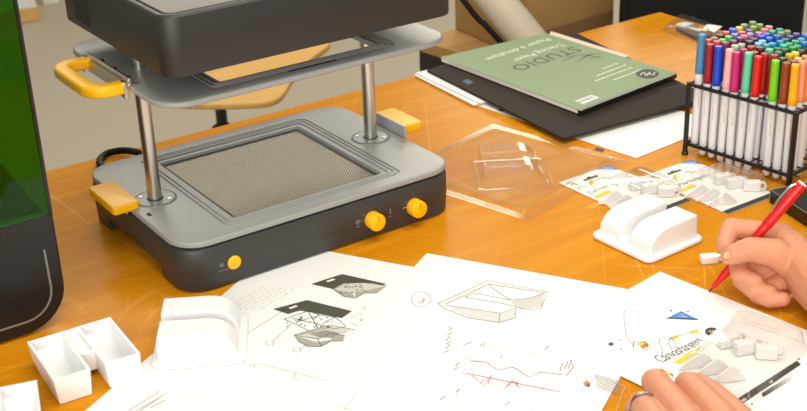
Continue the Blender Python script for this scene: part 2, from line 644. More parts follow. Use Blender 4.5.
fr_line(bm, [(0.0645, 0.0110), (0.0645, 0.0127)], 0.0008)
o = obj('panel_print', bm, print_grey, vf, smooth=False); o['kind'] = 'stuff'

# upper sheet frame
steps_up = [(0.1270, 0), (0.1260, -0.0018), (0.1240, -0.0018), (0.1230, 0), (0.1205, 0), (0.1195, -0.0018), (0.1175, -0.0018),
            (0.1165, 0), (0.1145, 0), (0.1135, -0.0018), (0.1110, -0.0018), (0.1095, -0.0005), (0.107, -0.0012)]
fr = obj('sheet_frame', stepped_plate(0.238, 0.0070, W2 + 0.0005, D2 + 0.0005, 0.040, steps_up, 0.003), silver, vf, ang=0.5)
bm = NB()
x = -0.030
for k, w in enumerate((0.010, 0.006, 0.012, 0.008, 0.005, 0.010, 0.007)):
    box(bm, x, x + w, -0.1322, -0.1288, 0.2378, 0.2385)
    x += w + 0.0012
obj('embossed_strip', bm, black_gap, fr)
# yellow handle loop and its steel hinge on the left edge
bm = NB()
path = [(-0.196, 0.066), (-0.214, 0.067), (-0.227, 0.064), (-0.2345, 0.055), (-0.2365, 0.042), (-0.2365, -0.020), (-0.2345, -0.034), (-0.227, -0.044), (-0.214, -0.047), (-0.196, -0.046)]
pth = spline([(x_, y_, 0.2355) for x_, y_ in path], 5)
rings = []
for i, p in enumerate(pth):
    tt = (pth[min(i + 1, len(pth) - 1)] - pth[max(i - 1, 0)]).normalized()
    s = Vector((-tt.y, tt.x, 0))
    ring = []
    for a, b_, _ in rrect(0.0092, 0.0068, 0.0035, 0, 3):
        ring.append(p + s * a + Vector((0, 0, b_)))
    rings.append(ring)
loft(bm, rings)
hd = obj('frame_handle', bm, yellow, vf)
bm = NB()
box(bm, -0.1985, -0.1850, -0.058, 0.076, 0.2385, 0.2405)
box(bm, -0.2005, -0.1985, -0.058, 0.076, 0.2260, 0.2405)
cyl(bm, (-0.1945, -0.056, 0.2435), (-0.1945, 0.072, 0.2435), 0.0030, 10)
for yy in (-0.052, 0.070):
    box(bm, -0.2040, -0.1990, yy - 0.006, yy + 0.006, 0.2240, 0.2440)
obj('hinge', bm, chrome, hd, bevel=0.0006)
for yy in (-0.035, 0.006, 0.045):
    bm = NB()
    cyl(bm, (-0.1880, yy, 0.2402), (-0.1880, yy, 0.2425), 0.0032, 12, 0.0006)
    obj('hinge_screw', bm, black_gap, hd)

# heater hood
HX, HYF, HYB = 0.1913, -0.1600, 0.1542
hcy = (HYF + HYB) / 2
hhy = (HYB - HYF) / 2
bm = NB()
rings = []
for d, z in ((0.004, 0.2706), (0.001, 0.2712), (0.0, 0.2735), (0.0, 0.336), (0.0012, 0.3385), (0.0045, 0.3400), (0.0075, 0.3398), (0.0082, 0.3380), (0.0100, 0.3380), (0.0108, 0.3396)):
    rings.append(rrect(HX - d, hhy - d, 0.022 - d, z, 10, 0, hcy))
loft(bm, rings)
obj('heater_hood', bm, hood_grey, vf, ang=0.7)
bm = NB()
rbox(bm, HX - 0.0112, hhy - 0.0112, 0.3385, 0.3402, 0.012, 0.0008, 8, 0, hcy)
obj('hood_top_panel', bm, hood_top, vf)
bm = NB()
rbox(bm, HX - 0.03, hhy - 0.03, 0.2625, 0.2707, 0.02, 0.002, 6, 0, hcy)
obj('heater_tray', bm, black_gap, vf)
for r_ in range(9):
    bm = NB()
    zz = 0.2800 + r_ * 0.0052
    for c_ in range(4):
        yy = 0.058 + c_ * 0.0120
        box(bm, -HX - 0.0003, -HX + 0.002, yy, yy + 0.0095, zz, zz + 0.0030)
    obj('vent_row', bm, black_gap, vf)
# mains cable behind
bm = NB()
tube(bm, spline([(-0.10, 0.140, 0.030), at(152, 160, 0.022), at(142, 153.5, 0.014), at(125, 150.5, 0.009), at(110, 152.5, 0.007), at(102, 157, 0.006), at(99.5, 163, 0.0058), at(103, 169, 0.0056)], 6), 0.0052, 10)
obj('mains_cable', bm, wire_black, vf)

# ------------------------------------------------------------------ laser cutter
lc = thing('laser_cutter', 'black laser cutter with green see-through lid and curved grey light line', 'laser cutter', (-0.325, -0.115, 0))
LM = Matrix.Translation((0.325, 0.115, 0))
XR, YF = -0.325, -0.1155
XL, YB = -0.95, 0.26
bm = NB()
prof = [(XR, 0.1365)]
for i in range(9):
    a = i / 8 * PI / 2
    prof.append((XR - 0.047 + 0.047 * math.cos(a), 0.051 - 0.047 * math.sin(a)))
prof += [(XL + 0.04, 0.004), (XL, 0.05), (XL, 0.1365)]
loft(bm, [[LM @ Vector((x_ + (0.002 if x_ < -0.6 else -0.002) * k, YF + dy, z_)) for x_, z_ in prof] for k, dy in ((1, 0.0), (0, 0.002), (0, 0.014))])
obj('front_panel', bm, black_plastic, lc, ang=0.5)
bm = NB()
box(bm, XL + 0.012, XR - 0.055, YF + 0.014, YB, 0.018, 0.10, LM)
box(bm, XL + 0.012, XR - 0.012, YF + 0.014, YB, 0.055, 0.105, LM)
obj('body', bm, black_plastic, lc, bevel=0.004)
for fx in (XL + 0.05, XR - 0.075):
    for fy in (YF + 0.04, YB - 0.04):
        bm = NB()
        cyl(bm, LM @ Vector((fx, fy, 0.0005)), LM @ Vector((fx, fy, 0.02)), 0.014, 16, 0.001)
        obj('foot', bm, black_gap, lc)
# light line
pts = [(XR - 0.016, 0.098), (XR - 0.0155, 0.06)]
for i in range(7):
    a = i / 6 * PI / 2
    pts.append((XR - 0.048 + 0.0325 * math.cos(a), 0.048 - 0.0325 * math.sin(a) + 0.003))
pts += [(XR - 0.12, 0.0185), (XL + 0.1, 0.0185)]
bm = NB()
P = [LM @ Vector((x_, YF - 0.0004, z_)) for x_, z_ in pts]
L_, R_ = [], []
for i, p_ in enumerate(P):
    tt = (P[min(i + 1, len(P) - 1)] - P[max(i - 1, 0)]).normalized()
    s = Vector((-tt.z, 0, tt.x)) * 0.0012
    L_.append(bm.verts.new(p_ + s)); R_.append(bm.verts.new(p_ - s))
for i in range(len(P) - 1):
    bm.faces.new((R_[i], R_[i + 1], L_[i + 1], L_[i]))
obj('light_line', bm, mat('light_line_grey', rgb(120, 120, 116), 0.4), lc, smooth=False)
# lid: slightly bowed acrylic panel, a thin dark rim on the right
ZT = 0.44
def lid_x(z):
    return XR
bm = NB()
rings = []
for i in range(9):
    z_ = 0.1375 + (ZT - 0.1375) * i / 8
    rings.append([LM @ Vector(v) for v in ((XL, YF, z_), (lid_x(z_) - 0.003, YF, z_), (lid_x(z_) - 0.003, YF + 0.004, z_), (XL, YF + 0.004, z_))])
loft(bm, rings)
lid = obj('lid_panel', bm, green_acrylic, lc, smooth=False)
bm = NB()
rings = []
for i in range(9):
    z_ = 0.1375 + (ZT - 0.1375) * i / 8
    rings.append([LM @ Vector(v) for v in ((lid_x(z_) - 0.003, YF - 0.0005, z_), (lid_x(z_), YF - 0.0005, z_), (lid_x(z_), YF + 0.006, z_), (lid_x(z_) - 0.003, YF + 0.006, z_))])
loft(bm, rings)
obj('lid_rim', bm, mat('dark_rim', rgb(40, 26, 40), 0.3), lid, smooth=False)
bm = NB()
box(bm, XL, lid_x(ZT), YF, YB, ZT, ZT + 0.006, LM)
obj('lid_top', bm, green_acrylic, lc, smooth=False)
bm = NB()
box(bm, XL + 0.012, XR - 0.02, YF + 0.03, YB, 0.105, 0.110, LM)
obj('work_bed', bm, mat('bed_dark', rgb(40, 44, 38), 0.5), lc)
bm = NB()
box(bm, XL + 0.012, XR - 0.10, YF + 0.16, YF + 0.19, 0.17, 0.20, LM)
box(bm, XR - 0.20, XR - 0.13, YF + 0.13, YF + 0.20, 0.13, 0.22, LM)
prism(bm, [LM @ Vector(v) for v in ((-0.50, 0.0, 0.20), (-0.341, 0.0, 0.165), (-0.300, 0.0, 0.085), (-0.33, 0.0, 0.085), (-0.36, 0.0, 0.145), (-0.50, 0.0, 0.185))], (0, 0.02, 0))
obj('gantry', bm, mat('gantry_dark', rgb(52, 56, 50), 0.5), lc, bevel=0.003)
bm = NB()
box(bm, XL + 0.012, XR - 0.02, YB - 0.01, YB, 0.105, 0.257, LM)
obj('back_wall', bm, mat('inner_wall', rgb(100, 104, 96), 0.5), lc)

# ------------------------------------------------------------------ paper sheets
d1 = Vector((0.51, -0.86, 0)); d2 = Vector((-0.86, -0.51, 0))
def sheet(name, label, corner, a, la, b, lb, z, grp=None):
    c = Vector(corner)
    pts = [c, c + a * la, c + a * la + b * lb, c + b * lb]
    bm = NB()
    quad_slab(bm, pts, z, z + 0.0003)
    o = obj(name, bm, paper, smooth=False)
    return tag(o, label, 'paper', grp)

Z1, Z2, Z3 = 0.0004, 0.0011, 0.0018
s1 = sheet('paper_sheet', 'large white drawing sheet with two packaging sketches, tucked under machine front', (-0.034, -0.091, 0), d1, 0.297, d2, 0.42, Z1, 'paper sheets on the table')
s2 = sheet('paper_sheet', 'white drawing sheet with tray outline and circled three, in the middle front', (0.091, -0.227, 0), d1, 0.297, d2, 0.42, Z2, 'paper sheets on the table')
e1 = Vector((0.14, -0.99, 0)); e2 = Vector((-0.99, -0.14, 0))
s3 = sheet('paper_sheet', 'white artwork print sheet with blue triangle, under both hands', (0.279, -0.438, 0), e1, 0.297, e2, 0.21, Z3, 'paper sheets on the table')

def px_lines(lines, w, z):
    bm = NB()
    for ln in lines:
        ribbon(bm, [at(x_, y_, z) for x_, y_ in ln], w, z)
    return bm
def px_polys(polys, z):
    bm = NB()
    for ln in polys:
        flat(bm, [at(x_, y_, z) for x_, y_ in ln], z)
    return bm
def pcirc(cx, cy, rx, ry, n=18):
    return [(cx + rx * math.cos(2 * PI * i / n), cy + ry * math.sin(2 * PI * i / n)) for i in range(n + 1)]

def pieces(name, polys, z, mm, par):
    for pl in polys:
        obj(name, px_polys([pl], z), mm, par, smooth=False)
def strokes(name, lines, w, z, mm, par):
    """one connected drawing (all strokes of one figure)"""
    obj(name, px_lines(lines, w, z), mm, par, smooth=False)

z = Z1 + 0.0005
pieces('drawing_card', [[(273, 309), (307, 300), (352, 311), (342, 318), (300, 310.5), (288, 314)], [(311, 284), (342, 274), (387, 284), (366, 289), (333, 289)]], z, ink_olive, s1)
pieces('drawing_slot', [[(288.5, 307.8), (296, 305.2), (298, 306.3), (290.5, 309)], [(326, 281), (333, 278.6), (335.5, 279.6), (328, 282)]], z + 0.0001, paper, s1)
wash_a = mat('tan_wash_a', rgb(166, 164, 154), 0.8)
wash_b = mat('tan_wash_b', rgb(206, 203, 192), 0.8)
# lower exploded tray: two pods and the saddle between
pieces('drawing_wash', [[(294, 335), (316, 342), (321, 346), (308, 346.5), (299, 341.5)], [(316, 342), (331, 340), (332, 333), (345, 335.5), (343, 341), (331, 341), (321, 346)]], z, wash_a, s1)
pieces('drawing_light', [[(294, 335), (330, 325), (352, 329), (344, 334), (332, 333), (318, 338.5)]], z, wash_b, s1)
pieces('drawing_shadow', [[(309, 333.5), (326, 330), (340, 333), (331, 338), (318, 337)]], z + 0.0001, ink_mid, s1)
strokes('drawing_lines', [[(294, 335), (330, 325), (354, 329.5), (344, 341), (331, 341), (321, 346.5), (308, 346.5), (299, 341.5), (294, 335), (318, 339), (321, 346)], [(318, 339), (331, 333), (345, 335.5)], [(300, 334.5), (330, 327)]], 0.0009, z + 0.0002, ink_dark, s1)
strokes('drawing_lines', [[(284, 319), (308, 311), (320, 315), (335, 317), (346, 326), (334, 329), (326, 326), (309, 331), (300, 326), (284, 319)], [(292, 318), (330, 327)], [(308, 311), (318, 328)], [(296, 322), (320, 315)], [(322, 324), (335, 317)]], 0.0009, z + 0.0002, ink_dark, s1)
strokes('drawing_lines', [[(350, 318), (362, 313), (360, 320), (374, 318)], [(351, 323), (358, 326), (370, 323), (360, 320)]], 0.0008, z + 0.0002, ink_mid, s1)
# upper tray filled with clips
pieces('drawing_wash', [[(333, 289), (352, 293), (356, 298), (344, 296.5)], [(356, 298), (364, 293), (376, 293), (386, 286), (372, 283), (354, 289)]], z + 0.0001, wash_a, s1)
pieces('drawing_light', [[(333, 289), (344, 283.5), (366, 283), (386, 286), (364, 291), (352, 293)]], z + 0.0002, wash_b, s1)
strokes('drawing_lines', [[(333, 289), (358, 280), (386, 286), (376, 293), (364, 293), (356, 298), (344, 296.5), (333, 289)]], 0.0008, z + 0.0003, ink_dark, s1)
rnd = random.Random(3)
ln = []
for _ in range(30):
    cx_, cy_ = 286 + rnd.random() * 48, 317 + rnd.random() * 10
    ln.append([(cx_, cy_), (cx_ + rnd.uniform(-3, 3), cy_ + rnd.uniform(-1.5, 1.5))])
for _ in range(26):
    cx_, cy_ = 340 + rnd.random() * 26, 284 + rnd.random() * 9
    ln.append([(cx_, cy_), (cx_ + rnd.uniform(-3, 3), cy_ + rnd.uniform(-1.2, 1.2))])
o = obj('clip_specks', px_lines(ln, 0.0012, z + 0.0004), ink_dark, s1, smooth=False); o['kind'] = 'stuff'
for lnn in ([pcirc(270, 343, 4, 2.2)], [pcirc(297, 350, 4, 2.2)], [pcirc(243, 337, 3, 1.8)], [[(273, 341), (290, 326)]], [[(300, 349), (308, 344)]], [[(243, 336), (286, 309)]],
            [[(360, 352), (341, 345)]], [[(372, 331), (356, 345)]], [[(360, 309), (366, 306), (364, 310)]]):
    strokes('callout', lnn, 0.0008, z, ink_mid, s1)
for k in range(6):          # rows of small handwriting near the sheet corner
    x0, y0 = 226 + k * 6.4, 309 + k * 0.3
    x = 0
    ln = []
    while x < 36:
        w = rnd.uniform(2, 5)
        ln.append([(x0 + x, y0 - x * 0.60), (x0 + x + w, y0 - (x + w) * 0.60)])
        x += w + rnd.uniform(1.0, 2.0)
    o = obj('handwriting', px_lines(ln, 0.0009, z), ink_pale, s1, smooth=False); o['kind'] = 'stuff'
# profile drawing running across the lower sheet
strokes('drawing_lines', [pcirc(252, 365, 2.5, 1.6), [(254, 366), (262, 364), (325, 380)]], 0.0008, Z2 + 0.0006, ink_pale, s2)
strokes('drawing_lines', [[(296, 372), (293, 378), (300, 382)]], 0.0008, Z2 + 0.0006, ink_pale, s2)
strokes('drawing_lines', [[(330, 404), (352, 410)], [(365, 384), (357, 392), (345, 409)]], 0.0008, Z2 + 0.0006, ink_pale, s2)
strokes('drawing_lines', [[(128, 411), (160, 391), (166, 393), (140, 411)], [(136, 411), (162, 396)], [(150, 408), (165, 400)]], 0.0010, z, ink_mid, s1)
z2 = Z2 + 0.0005
# sheet two: open tray drawn in perspective
w1 = mat('pale_wash', rgb(228, 227, 224), 0.8); w2 = mat('wash_two', rgb(204, 202, 198), 0.8); w3 = mat('wash_three', rgb(214, 212, 209), 0.8)
pieces('drawing_light', [[(441, 303), (488, 281), (547, 291), (545, 293), (489, 284), (446, 304)]], z2, w1, s2)
pieces('drawing_wash', [[(446, 305), (500, 313), (516, 308), (514, 318), (499, 322), (470, 317)]], z2, w3, s2)
pieces('drawing_wash', [[(511, 301), (530, 298), (545, 292), (542, 306), (528, 309), (516, 307)]], z2, w2, s2)
strokes('drawing_lines', [[(438, 303.5), (488, 280.5), (548, 291.5), (541, 308), (527, 310), (516, 307)], [(438, 303.5), (446, 309), (470, 318), (499, 322.5), (515, 318), (516, 308), (500, 313), (446, 305)],
      [(446, 304), (489, 284), (541, 292)], [(489, 284), (495, 290), (511, 300), (530, 298), (545, 292)], [(465, 297), (500, 303), (516, 306)], [(465, 297), (475, 293), (511, 300)], [(500, 313), (499, 322)]], 0.0010, z2 + 0.0002, ink_mid, s2)
strokes('profile_line', [[(470, 361), (486, 362), (498, 370), (513, 367), (529, 377), (542, 372), (564, 375)]], 0.0011, z2, mat('purple_ink', rgb(120, 104, 112), 0.8), s2)
for l_ in ([(463, 358), (561, 377)], [(463, 373), (545, 388)], [(452, 411), (470, 345)], [(482, 345), (565, 358)], [(545, 386), (530, 411)], [(530, 352), (538, 362)],
      [(600, 300), (612, 288)], [(603, 302), (616, 289)], [(562, 318), (566, 310)], [(565, 321), (570, 312)], [(556, 402), (562, 394)], [(560, 404), (566, 395)]):
    strokes('construction_line', [l_], 0.0007, z2, ink_pale, s2)
strokes('callout', [pcirc(421, 299, 9.5, 7.5)], 0.0008, z2, ink_mid, s2)
strokes('blue_stroke', [[(534, 341), (560, 351)]], 0.0007, z2, mat('soft_blue_ink', rgb(170, 180, 220), 0.8), s2)
for l_ in ([(463, 345), (472, 342)], [(480, 345), (484, 343), (483, 347), (480, 345)], [(472, 375), (484, 386), (492, 375)], [(505, 388), (512, 380), (520, 388)], [(481, 383), (484, 379), (490, 380), (488, 384)], [(508, 386), (512, 382), (518, 382), (516, 386)], [(466, 373), (560, 392)]):
    strokes('red_note', [l_], 0.0012, z2, ink_red, s2)
hw = [[(444, 353), (449, 350)], [(445, 349), (450, 345), (447, 344)], [(446, 344), (451, 341)], [(446, 341), (449, 336), (451, 340)], [(447, 335), (452, 332)], [(448, 331), (452, 329), (449, 327)],
      [(560, 371), (562, 363), (565, 369), (568, 361)], [(568, 369), (571, 360), (573, 366)], [(566, 376), (574, 366)], [(545, 350), (548, 346)], [(500, 358), (503, 355)], [(455, 366), (460, 362)], [(454, 370), (458, 367)], [(440, 400), (445, 396)], [(456, 392), (460, 389)], [(505, 405), (510, 402)]]
o = obj('handwriting', px_lines(hw, 0.0013, z2), ink_mid, s2, smooth=False); o['kind'] = 'stuff'
t3 = text_bm('3', 0.015, at(417.5, 302, z2), d1 * 1.0, -d2 * 1.0)
obj('lettering', t3, ink_mid, s2, smooth=False)
for k in range(8):
    strokes('small_print', [[(593 + k * 0.6, 374.0 + k * 2.0), (621 - k * 0.2, 382.0 + k * 1.6)]], 0.0011, z2, ink_mid, s2)
strokes('print_border', [[(585, 373), (581, 386), (613, 397)], [(585, 373), (625, 386), (616, 411)]], 0.0006, z2, ink_pale, s2)
pieces('logo_patch', [[(583, 383), (587, 380), (590, 383), (585, 386)]], z2, ink_orange, s2)
pieces('logo_patch', [[(585, 386), (590, 383), (590, 387)]], z2, ink_navy, s2)

# sheet three: package artwork
z3 = Z3 + 0.0005
ds1, ds2 = Vector((1, 0.02, 0)), Vector((-0.02, 1, 0))
obj('blue_triangle', px_polys([[(667, 318), (681, 311), (697, 319)]], z3), ink_blue, s3, smooth=False)
obj('triangle_base', px_polys([[(666, 318.5), (667, 317.6), (697, 318.6), (698.5, 320)]], z3 + 0.0001), ink_black, s3, smooth=False)
obj('triangle_print', px_lines([[(677, 316), (688, 317)], [(679, 314), (685, 315)]], 0.0007, z3 + 0.0002), paper, s3, smooth=False)
b = text_bm('Canvashangers', 0.0130, at(662, 363, z3), at(709, 339, z3) - at(662, 362, z3), Vector((-0.05, 1, 0)), spacing=0.86, ys=1.6)
obj('lettering', b, mat('soft_dark_ink', rgb(118, 112, 104), 0.8), s3, smooth=False)
ln = [[(661, 359), (663, 350), (659, 343), (660, 338), (665, 337), (668, 340), (672, 337)], [(672, 350), (668, 343), (672, 337)], [(672, 338), (697, 330), (701, 335)], [(672, 338), (676, 345), (679, 349)]]
obj('hand_outline', px_lines(ln, 0.0007, z3), ink_dark, s3, smooth=False)
obj('yellow_corner', px_polys([[(671, 337), (679, 334.5), (677, 338.5), (673, 340)]], z3), ink_yellow, s3, smooth=False)
obj('yellow_corner', px_polys([[(689, 332), (697, 329.6), (698, 333), (692, 334)]], z3), ink_yellow, s3, smooth=False)
obj('yellow_banner', px_polys([[(673, 363), (688, 352), (701, 346), (698, 353), (682, 364)]], z3), ink_yellow, s3, smooth=False)
obj('badge', px_polys([pcirc(711.5, 331.5, 6.5, 4.2)[:-1]], z3), ink_black, s3, smooth=False)
obj('badge_print', px_lines([[(708, 332), (710, 330), (711, 333)], [(712, 330), (714, 333)], [(714, 330), (716, 332)]], 0.0008, z3 + 0.0001), paper, s3, smooth=False)
obj('bottom_strip', px_polys([[(736, 399.5), (797, 360.5), (801, 364.5), (743, 403.5)]], z3), ink_black, s3, smooth=False)
obj('strip_print', px_polys([[(741, 400.2), (745, 397.6), (747, 399.6), (743, 402)]], z3 + 0.0001), ink_pale, s3, smooth=False)
obj('strip_print', px_polys([[(769, 382), (772, 380), (773.5, 381.5), (770.5, 383.5)]], z3 + 0.0001), ink_pale, s3, smooth=False)
for k in range(8):
    g = 60 + k * 22
    x0, y0, x1, y1 = 763 + k * 3.9, 397.5 - k * 2.4, 763 + (k + 1) * 3.9, 397.5 - (k + 1) * 2.4
    obj('grey_step', px_polys([[(x0, y0), (x1, y1), (x1 - 1.6, y1 - 4.2), (x0 - 1.6, y0 - 4.2)]], z3), mat('grey_step_%d' % k, rgb(g, g, g - 4), 0.7), s3, smooth=False)
obj('register_dot', px_polys([pcirc(611, 344, 2.6, 1.8)[:-1], pcirc(671, 310.5, 1.1, 0.8)[:-1], pcirc(688, 311.5, 1.1, 0.8)[:-1], pcirc(733, 403, 1.2, 0.9)[:-1], pcirc(752, 404, 1.2, 0.9)[:-1], pcirc(799, 359, 1.2, 0.9)[:-1], pcirc(620, 340, 0.9, 0.6)[:-1], pcirc(621, 349, 0.9, 0.6)[:-1]], z3), ink_dark, s3, smooth=False)
obj('logo_patch', px_polys([[(637, 344), (641, 342), (644, 344), (640, 346.5)]], z3), ink_yellow, s3, smooth=False)
obj('logo_patch', px_polys([[(644, 344), (647, 342.5), (649, 346), (646, 347)]], z3), ink_redsolid, s3, smooth=False)
obj('logo_patch', px_polys([[(640, 346.5), (644, 344), (646, 347), (643, 349)]], z3), ink_orange, s3, smooth=False)
obj('logo_patch', px_polys([[(641, 342), (644.5, 340.5), (647, 342.5), (644, 344)]], z3), mat('leaf_ink', rgb(140, 190, 60), 0.6), s3, smooth=False)
obj('logo_roof', px_lines([[(633, 347), (634, 341.5), (642, 342.5)]], 0.0012, z3), ink_navy, s3, smooth=False)
obj('red_sketch', px_lines([[(626, 335), (624, 321), (624, 311)], [(624, 312), (628, 309), (630, 313), (634, 309), (635, 313)], [(626, 335), (632, 345)], [(643, 352), (653, 347)]], 0.0008, z3), ink_red, s3, smooth=False)
obj('dashed_line', px_lines([[(636 + k * 5.2, 329 - k * 2), (639 + k * 5.2, 327.8 - k * 2)] for k in range(6)], 0.0007, z3), ink_pale, s3, smooth=False)
for (pl, mm) in (([(660, 368), (664, 370), (666, 373), (663, 373.5)], ink_redsolid), ([(664, 370), (669, 372.5), (670.5, 375), (667, 375)], ink_yellow), ([(669, 372.5), (673, 374.6), (673, 377)], ink_navy)):
    obj('colour_patch', px_polys([pl], z3 + 0.0001), mm, s3, smooth=False)

# ------------------------------------------------------------------ moulds and trays
def mould(label, loc, rz):
    bm = NB()
    rbox(bm, 0.050, 0.0505, 0.0, 0.0062, 0.011, 0.0022, 5)
    o = obj('mould', bm, white_plastic, loc=loc, rz=rz)
    tag(o, label, 'mould', 'white double-hump moulds')
    for y0, y1 in ((-0.0430, -0.0070), (0.0070, 0.0430)):
        b = NB()
        prof = [(-0.0425, 0.005)]
        for i in range(9):
            a = PI - i / 8 * PI / 2
            prof.append((-0.0100 + 0.0310 * math.cos(a), 0.0085 + 0.0275 * math.sin(a)))
        prof += [(0.0415, 0.036), (0.0430, 0.005)]
        prism(b, [(x_, y0, z_) for x_, z_ in prof], (0, y1 - y0, 0))
        obj('hump', b, white_plastic, o, bevel=0.0018, ang=0.5)
    b = NB()
    prof = [(-0.0425, 0.005)]
    for i in range(5):
        a = PI - i / 4 * PI / 2
        prof.append((-0.0260 + 0.016 * math.cos(a), 0.006 + 0.004 * math.sin(a)))
    prof += [(0.0410, 0.012), (0.0415, 0.005)]
    prism(b, [(x_, -0.010, z_) for x_, z_ in prof], (0, 0.020, 0))
    obj('web', b, white_plastic, o, bevel=0.001)
    return o
mould('white double-hump mould on the bare table beside the writing hand', (0.3295, -0.3645, 0.0006), 0.04)
mould('white double-hump mould on the packaging sketches at machine front', (-0.2270, -0.2500, Z1 + 0.0006), math.radians(150))

def tray(label, loc, rz, sx=1.0):
    o = thing('tray', label, 'tray', loc, rz, 'white open trays')
    H = 0.030
    ny = 14
    def sec(x0, x1, y, zf, solid):
        t_ = 0.0030
        zi = H - 0.0001 if solid else zf + t_
        tp = 0.0025 * (1 - (zf) / H)
        return [(x0, y, H), (x0 + tp, y, zf), (x1 - tp, y, zf), (x1, y, H), (x1 - t_, y, H), (x1 - t_ - tp, y, zi), (x0 + t_ + tp, y, zi), (x0 + t_, y, H)]
    for x0, x1 in ((-0.046, -0.0075), (0.0075, 0.046)):
        b = NB()
        ys = [0.046, 0.0438] + [0.0437 - k * (0.0437 + 0.0428) / ny for k in range(ny + 1)] + [-0.0430, -0.0450]
        rings = []
        for k, y in enumerate(ys):
            u = (0.046 - y) / 0.045
            zf = 0.0006 if u >= 1 else 0.0006 + 0.020 * (1 - math.sqrt(max(0, 1 - (1 - u) ** 2)))
            rings.append(sec(x0 * sx, x1 * sx, y, zf, k < 2 or k >= len(ys) - 2))
        loft(b, rings)
        obj('pocket', b, white_plastic, o, bevel=0.0014, ang=0.5)
    b = NB()
    box(b, -0.0090 * sx, 0.0090 * sx, 0.0435, 0.0460, 0.012, H)
    box(b, -0.0090 * sx, 0.0090 * sx, -0.008, 0.0440, 0.018, 0.0262)
    box(b, -0.0090 * sx, 0.0090 * sx, -0.0105, -0.008, 0.006, H)
    obj('bridge', b, white_plastic, o, bevel=0.0008)
    return o
tray('white open double tray standing on bare wood in front of laser cutter', (-0.3500, -0.2265, 0.0002), -0.05)
tray('white open tray cut off by the lower left corner', (-0.4680, -0.2890, 0.0002), -0.28)

# little white clip by the hand
bm = NB()
rbox(bm, 0.0105, 0.006, 0.0, 0.0095, 0.002, 0.001)
cl = tag(obj('clip', bm, white_plastic, loc=(0.3440, -0.4540, 0.0004), rz=-0.5), 'small loose white clip on the table left of the writing hand', 'clip')
bm = NB()
prism(bm, [(0.009, -0.003, 0.001), (0.034, -0.002, 0.001), (0.034, -0.002, 0.007), (0.009, -0.003, 0.009)], (0, 0.006, 0))
obj('clip_arm', bm, white_plastic, cl, bevel=0.0006)

# ------------------------------------------------------------------ clear formed sheet
cs = thing('formed_sheet', 'clear vacuum-formed plastic sheet with a raised block, right of the machine', 'plastic sheet', (0.3335, -0.086, 0.0012))
def csM(hx, hy, r, z, n=6):
    R_ = Matrix.Rotation(0.25, 4, 'Z')
    return [R_ @ Vector(p) for p in rrect(hx, hy, r, z, n)]
bm = NB()
rings = [csM(0.1230, 0.1230, 0.004, 0.0012), csM(0.1090, 0.1090, 0.006, 0.0016), csM(0.1075, 0.1075, 0.007, 0.0085), csM(0.1050, 0.1050, 0.007, 0.0092), csM(0.1035, 0.1035, 0.006, 0.0088), csM(0.1010, 0.1010, 0.006, 0.0032)]
loft(bm, rings, cap0=False, cap1=True)
obj('sheet', bm, clear, cs, ang=0.4)
b = NB()
MB = Matrix.Translation((-0.0165, -0.0260, 0)) @ Matrix.Rotation(-0.55, 4, 'Z')
for y0, y1, hgt in ((-0.042, -0.008, 0.0365), (0.008, 0.042, 0.0365)):
    prof = [(0.044, 0.003)]
    for i in range(8):
        a = i / 7 * PI / 2
        prof.append((0.010 + 0.032 * math.cos(a), 0.006 + (hgt - 0.006) * math.sin(a)))
    prof += [(-0.041, hgt), (-0.043, 0.003)]
    A = [b.verts.new(MB @ Vector((x_, y0, z_))) for x_, z_ in prof]
    B = [b.verts.new(MB @ Vector((x_, y1, z_))) for x_, z_ in prof]
    for i in range(len(prof) - 1):
        b.faces.new((A[i], A[i + 1], B[i + 1], B[i]))
    b.faces.new(A); b.faces.new(list(reversed(B)))
prof = [(0.042, 0.003), (0.030, 0.014), (-0.040, 0.015), (-0.042, 0.003)]
A = [b.verts.new(MB @ Vector((x_, -0.008, z_))) for x_, z_ in prof]
B = [b.verts.new(MB @ Vector((x_, 0.008, z_))) for x_, z_ in prof]
for i in range(3):
    b.faces.new((A[i], A[i + 1], B[i + 1], B[i]))
fb = obj('formed_block', b, clear, cs, bevel=0.0022, seg=3, ang=0.5)
b = NB()
rbz = [[MB @ Vector(p) for p in rrect(h_, h_, 0.008, z_)] for h_, z_ in ((0.053, 0.0034), (0.0515, 0.0060), (0.0475, 0.0062), (0.0460, 0.0036))]
loft(b, rbz, cap0=False, cap1=False)
obj('formed_flange', b, clear, cs)

# ------------------------------------------------------------------ blister packs
def hanger(loc, rz, label, s=1.0, block=False):
    o = thing('hanger_clip', label, 'hanger clip', loc, rz, 'white hanger clips in blister packs')
    if not block:
        b = NB()
        prism(b, [(-0.021 * s, 0, 0.0), (0.018 * s, 0, 0.0), (0.020 * s, 0, 0.003), (0.004 * s, 0, 0.0175 * s), (0.001 * s, 0, 0.0175 * s), (-0.021 * s, 0, 0.0022)], (0, 0.0020, 0))
        obj('wedge', b, white_plastic, o, bevel=0.0004)
        b = NB(); box(b, 0.002 * s, 0.012 * s, 0.002, 0.0115 * s, 0.0, 0.0125 * s)
        obj('peg', b, white_plastic, o, bevel=0.001)
    else:
        b = NB(); box(b, -0.011 * s, 0.011 * s, -0.006 * s, 0.006 * s, 0.0, 0.0130)
        obj('block', b, white_plastic, o, bevel=0.001)
        b = NB()
        lathe(b, [(0.0035, 0.0), (0.0062, 0.0), (0.0062, 0.0024), (0.0035, 0.0024)], Matrix.Translation((0.013 * s, 0, 0.0070)) @ Matrix.Rotation(PI / 2, 4, 'X'), 18, cap0=False, cap1=False)
        obj('eyelet', b, white_plastic, o)
    return o

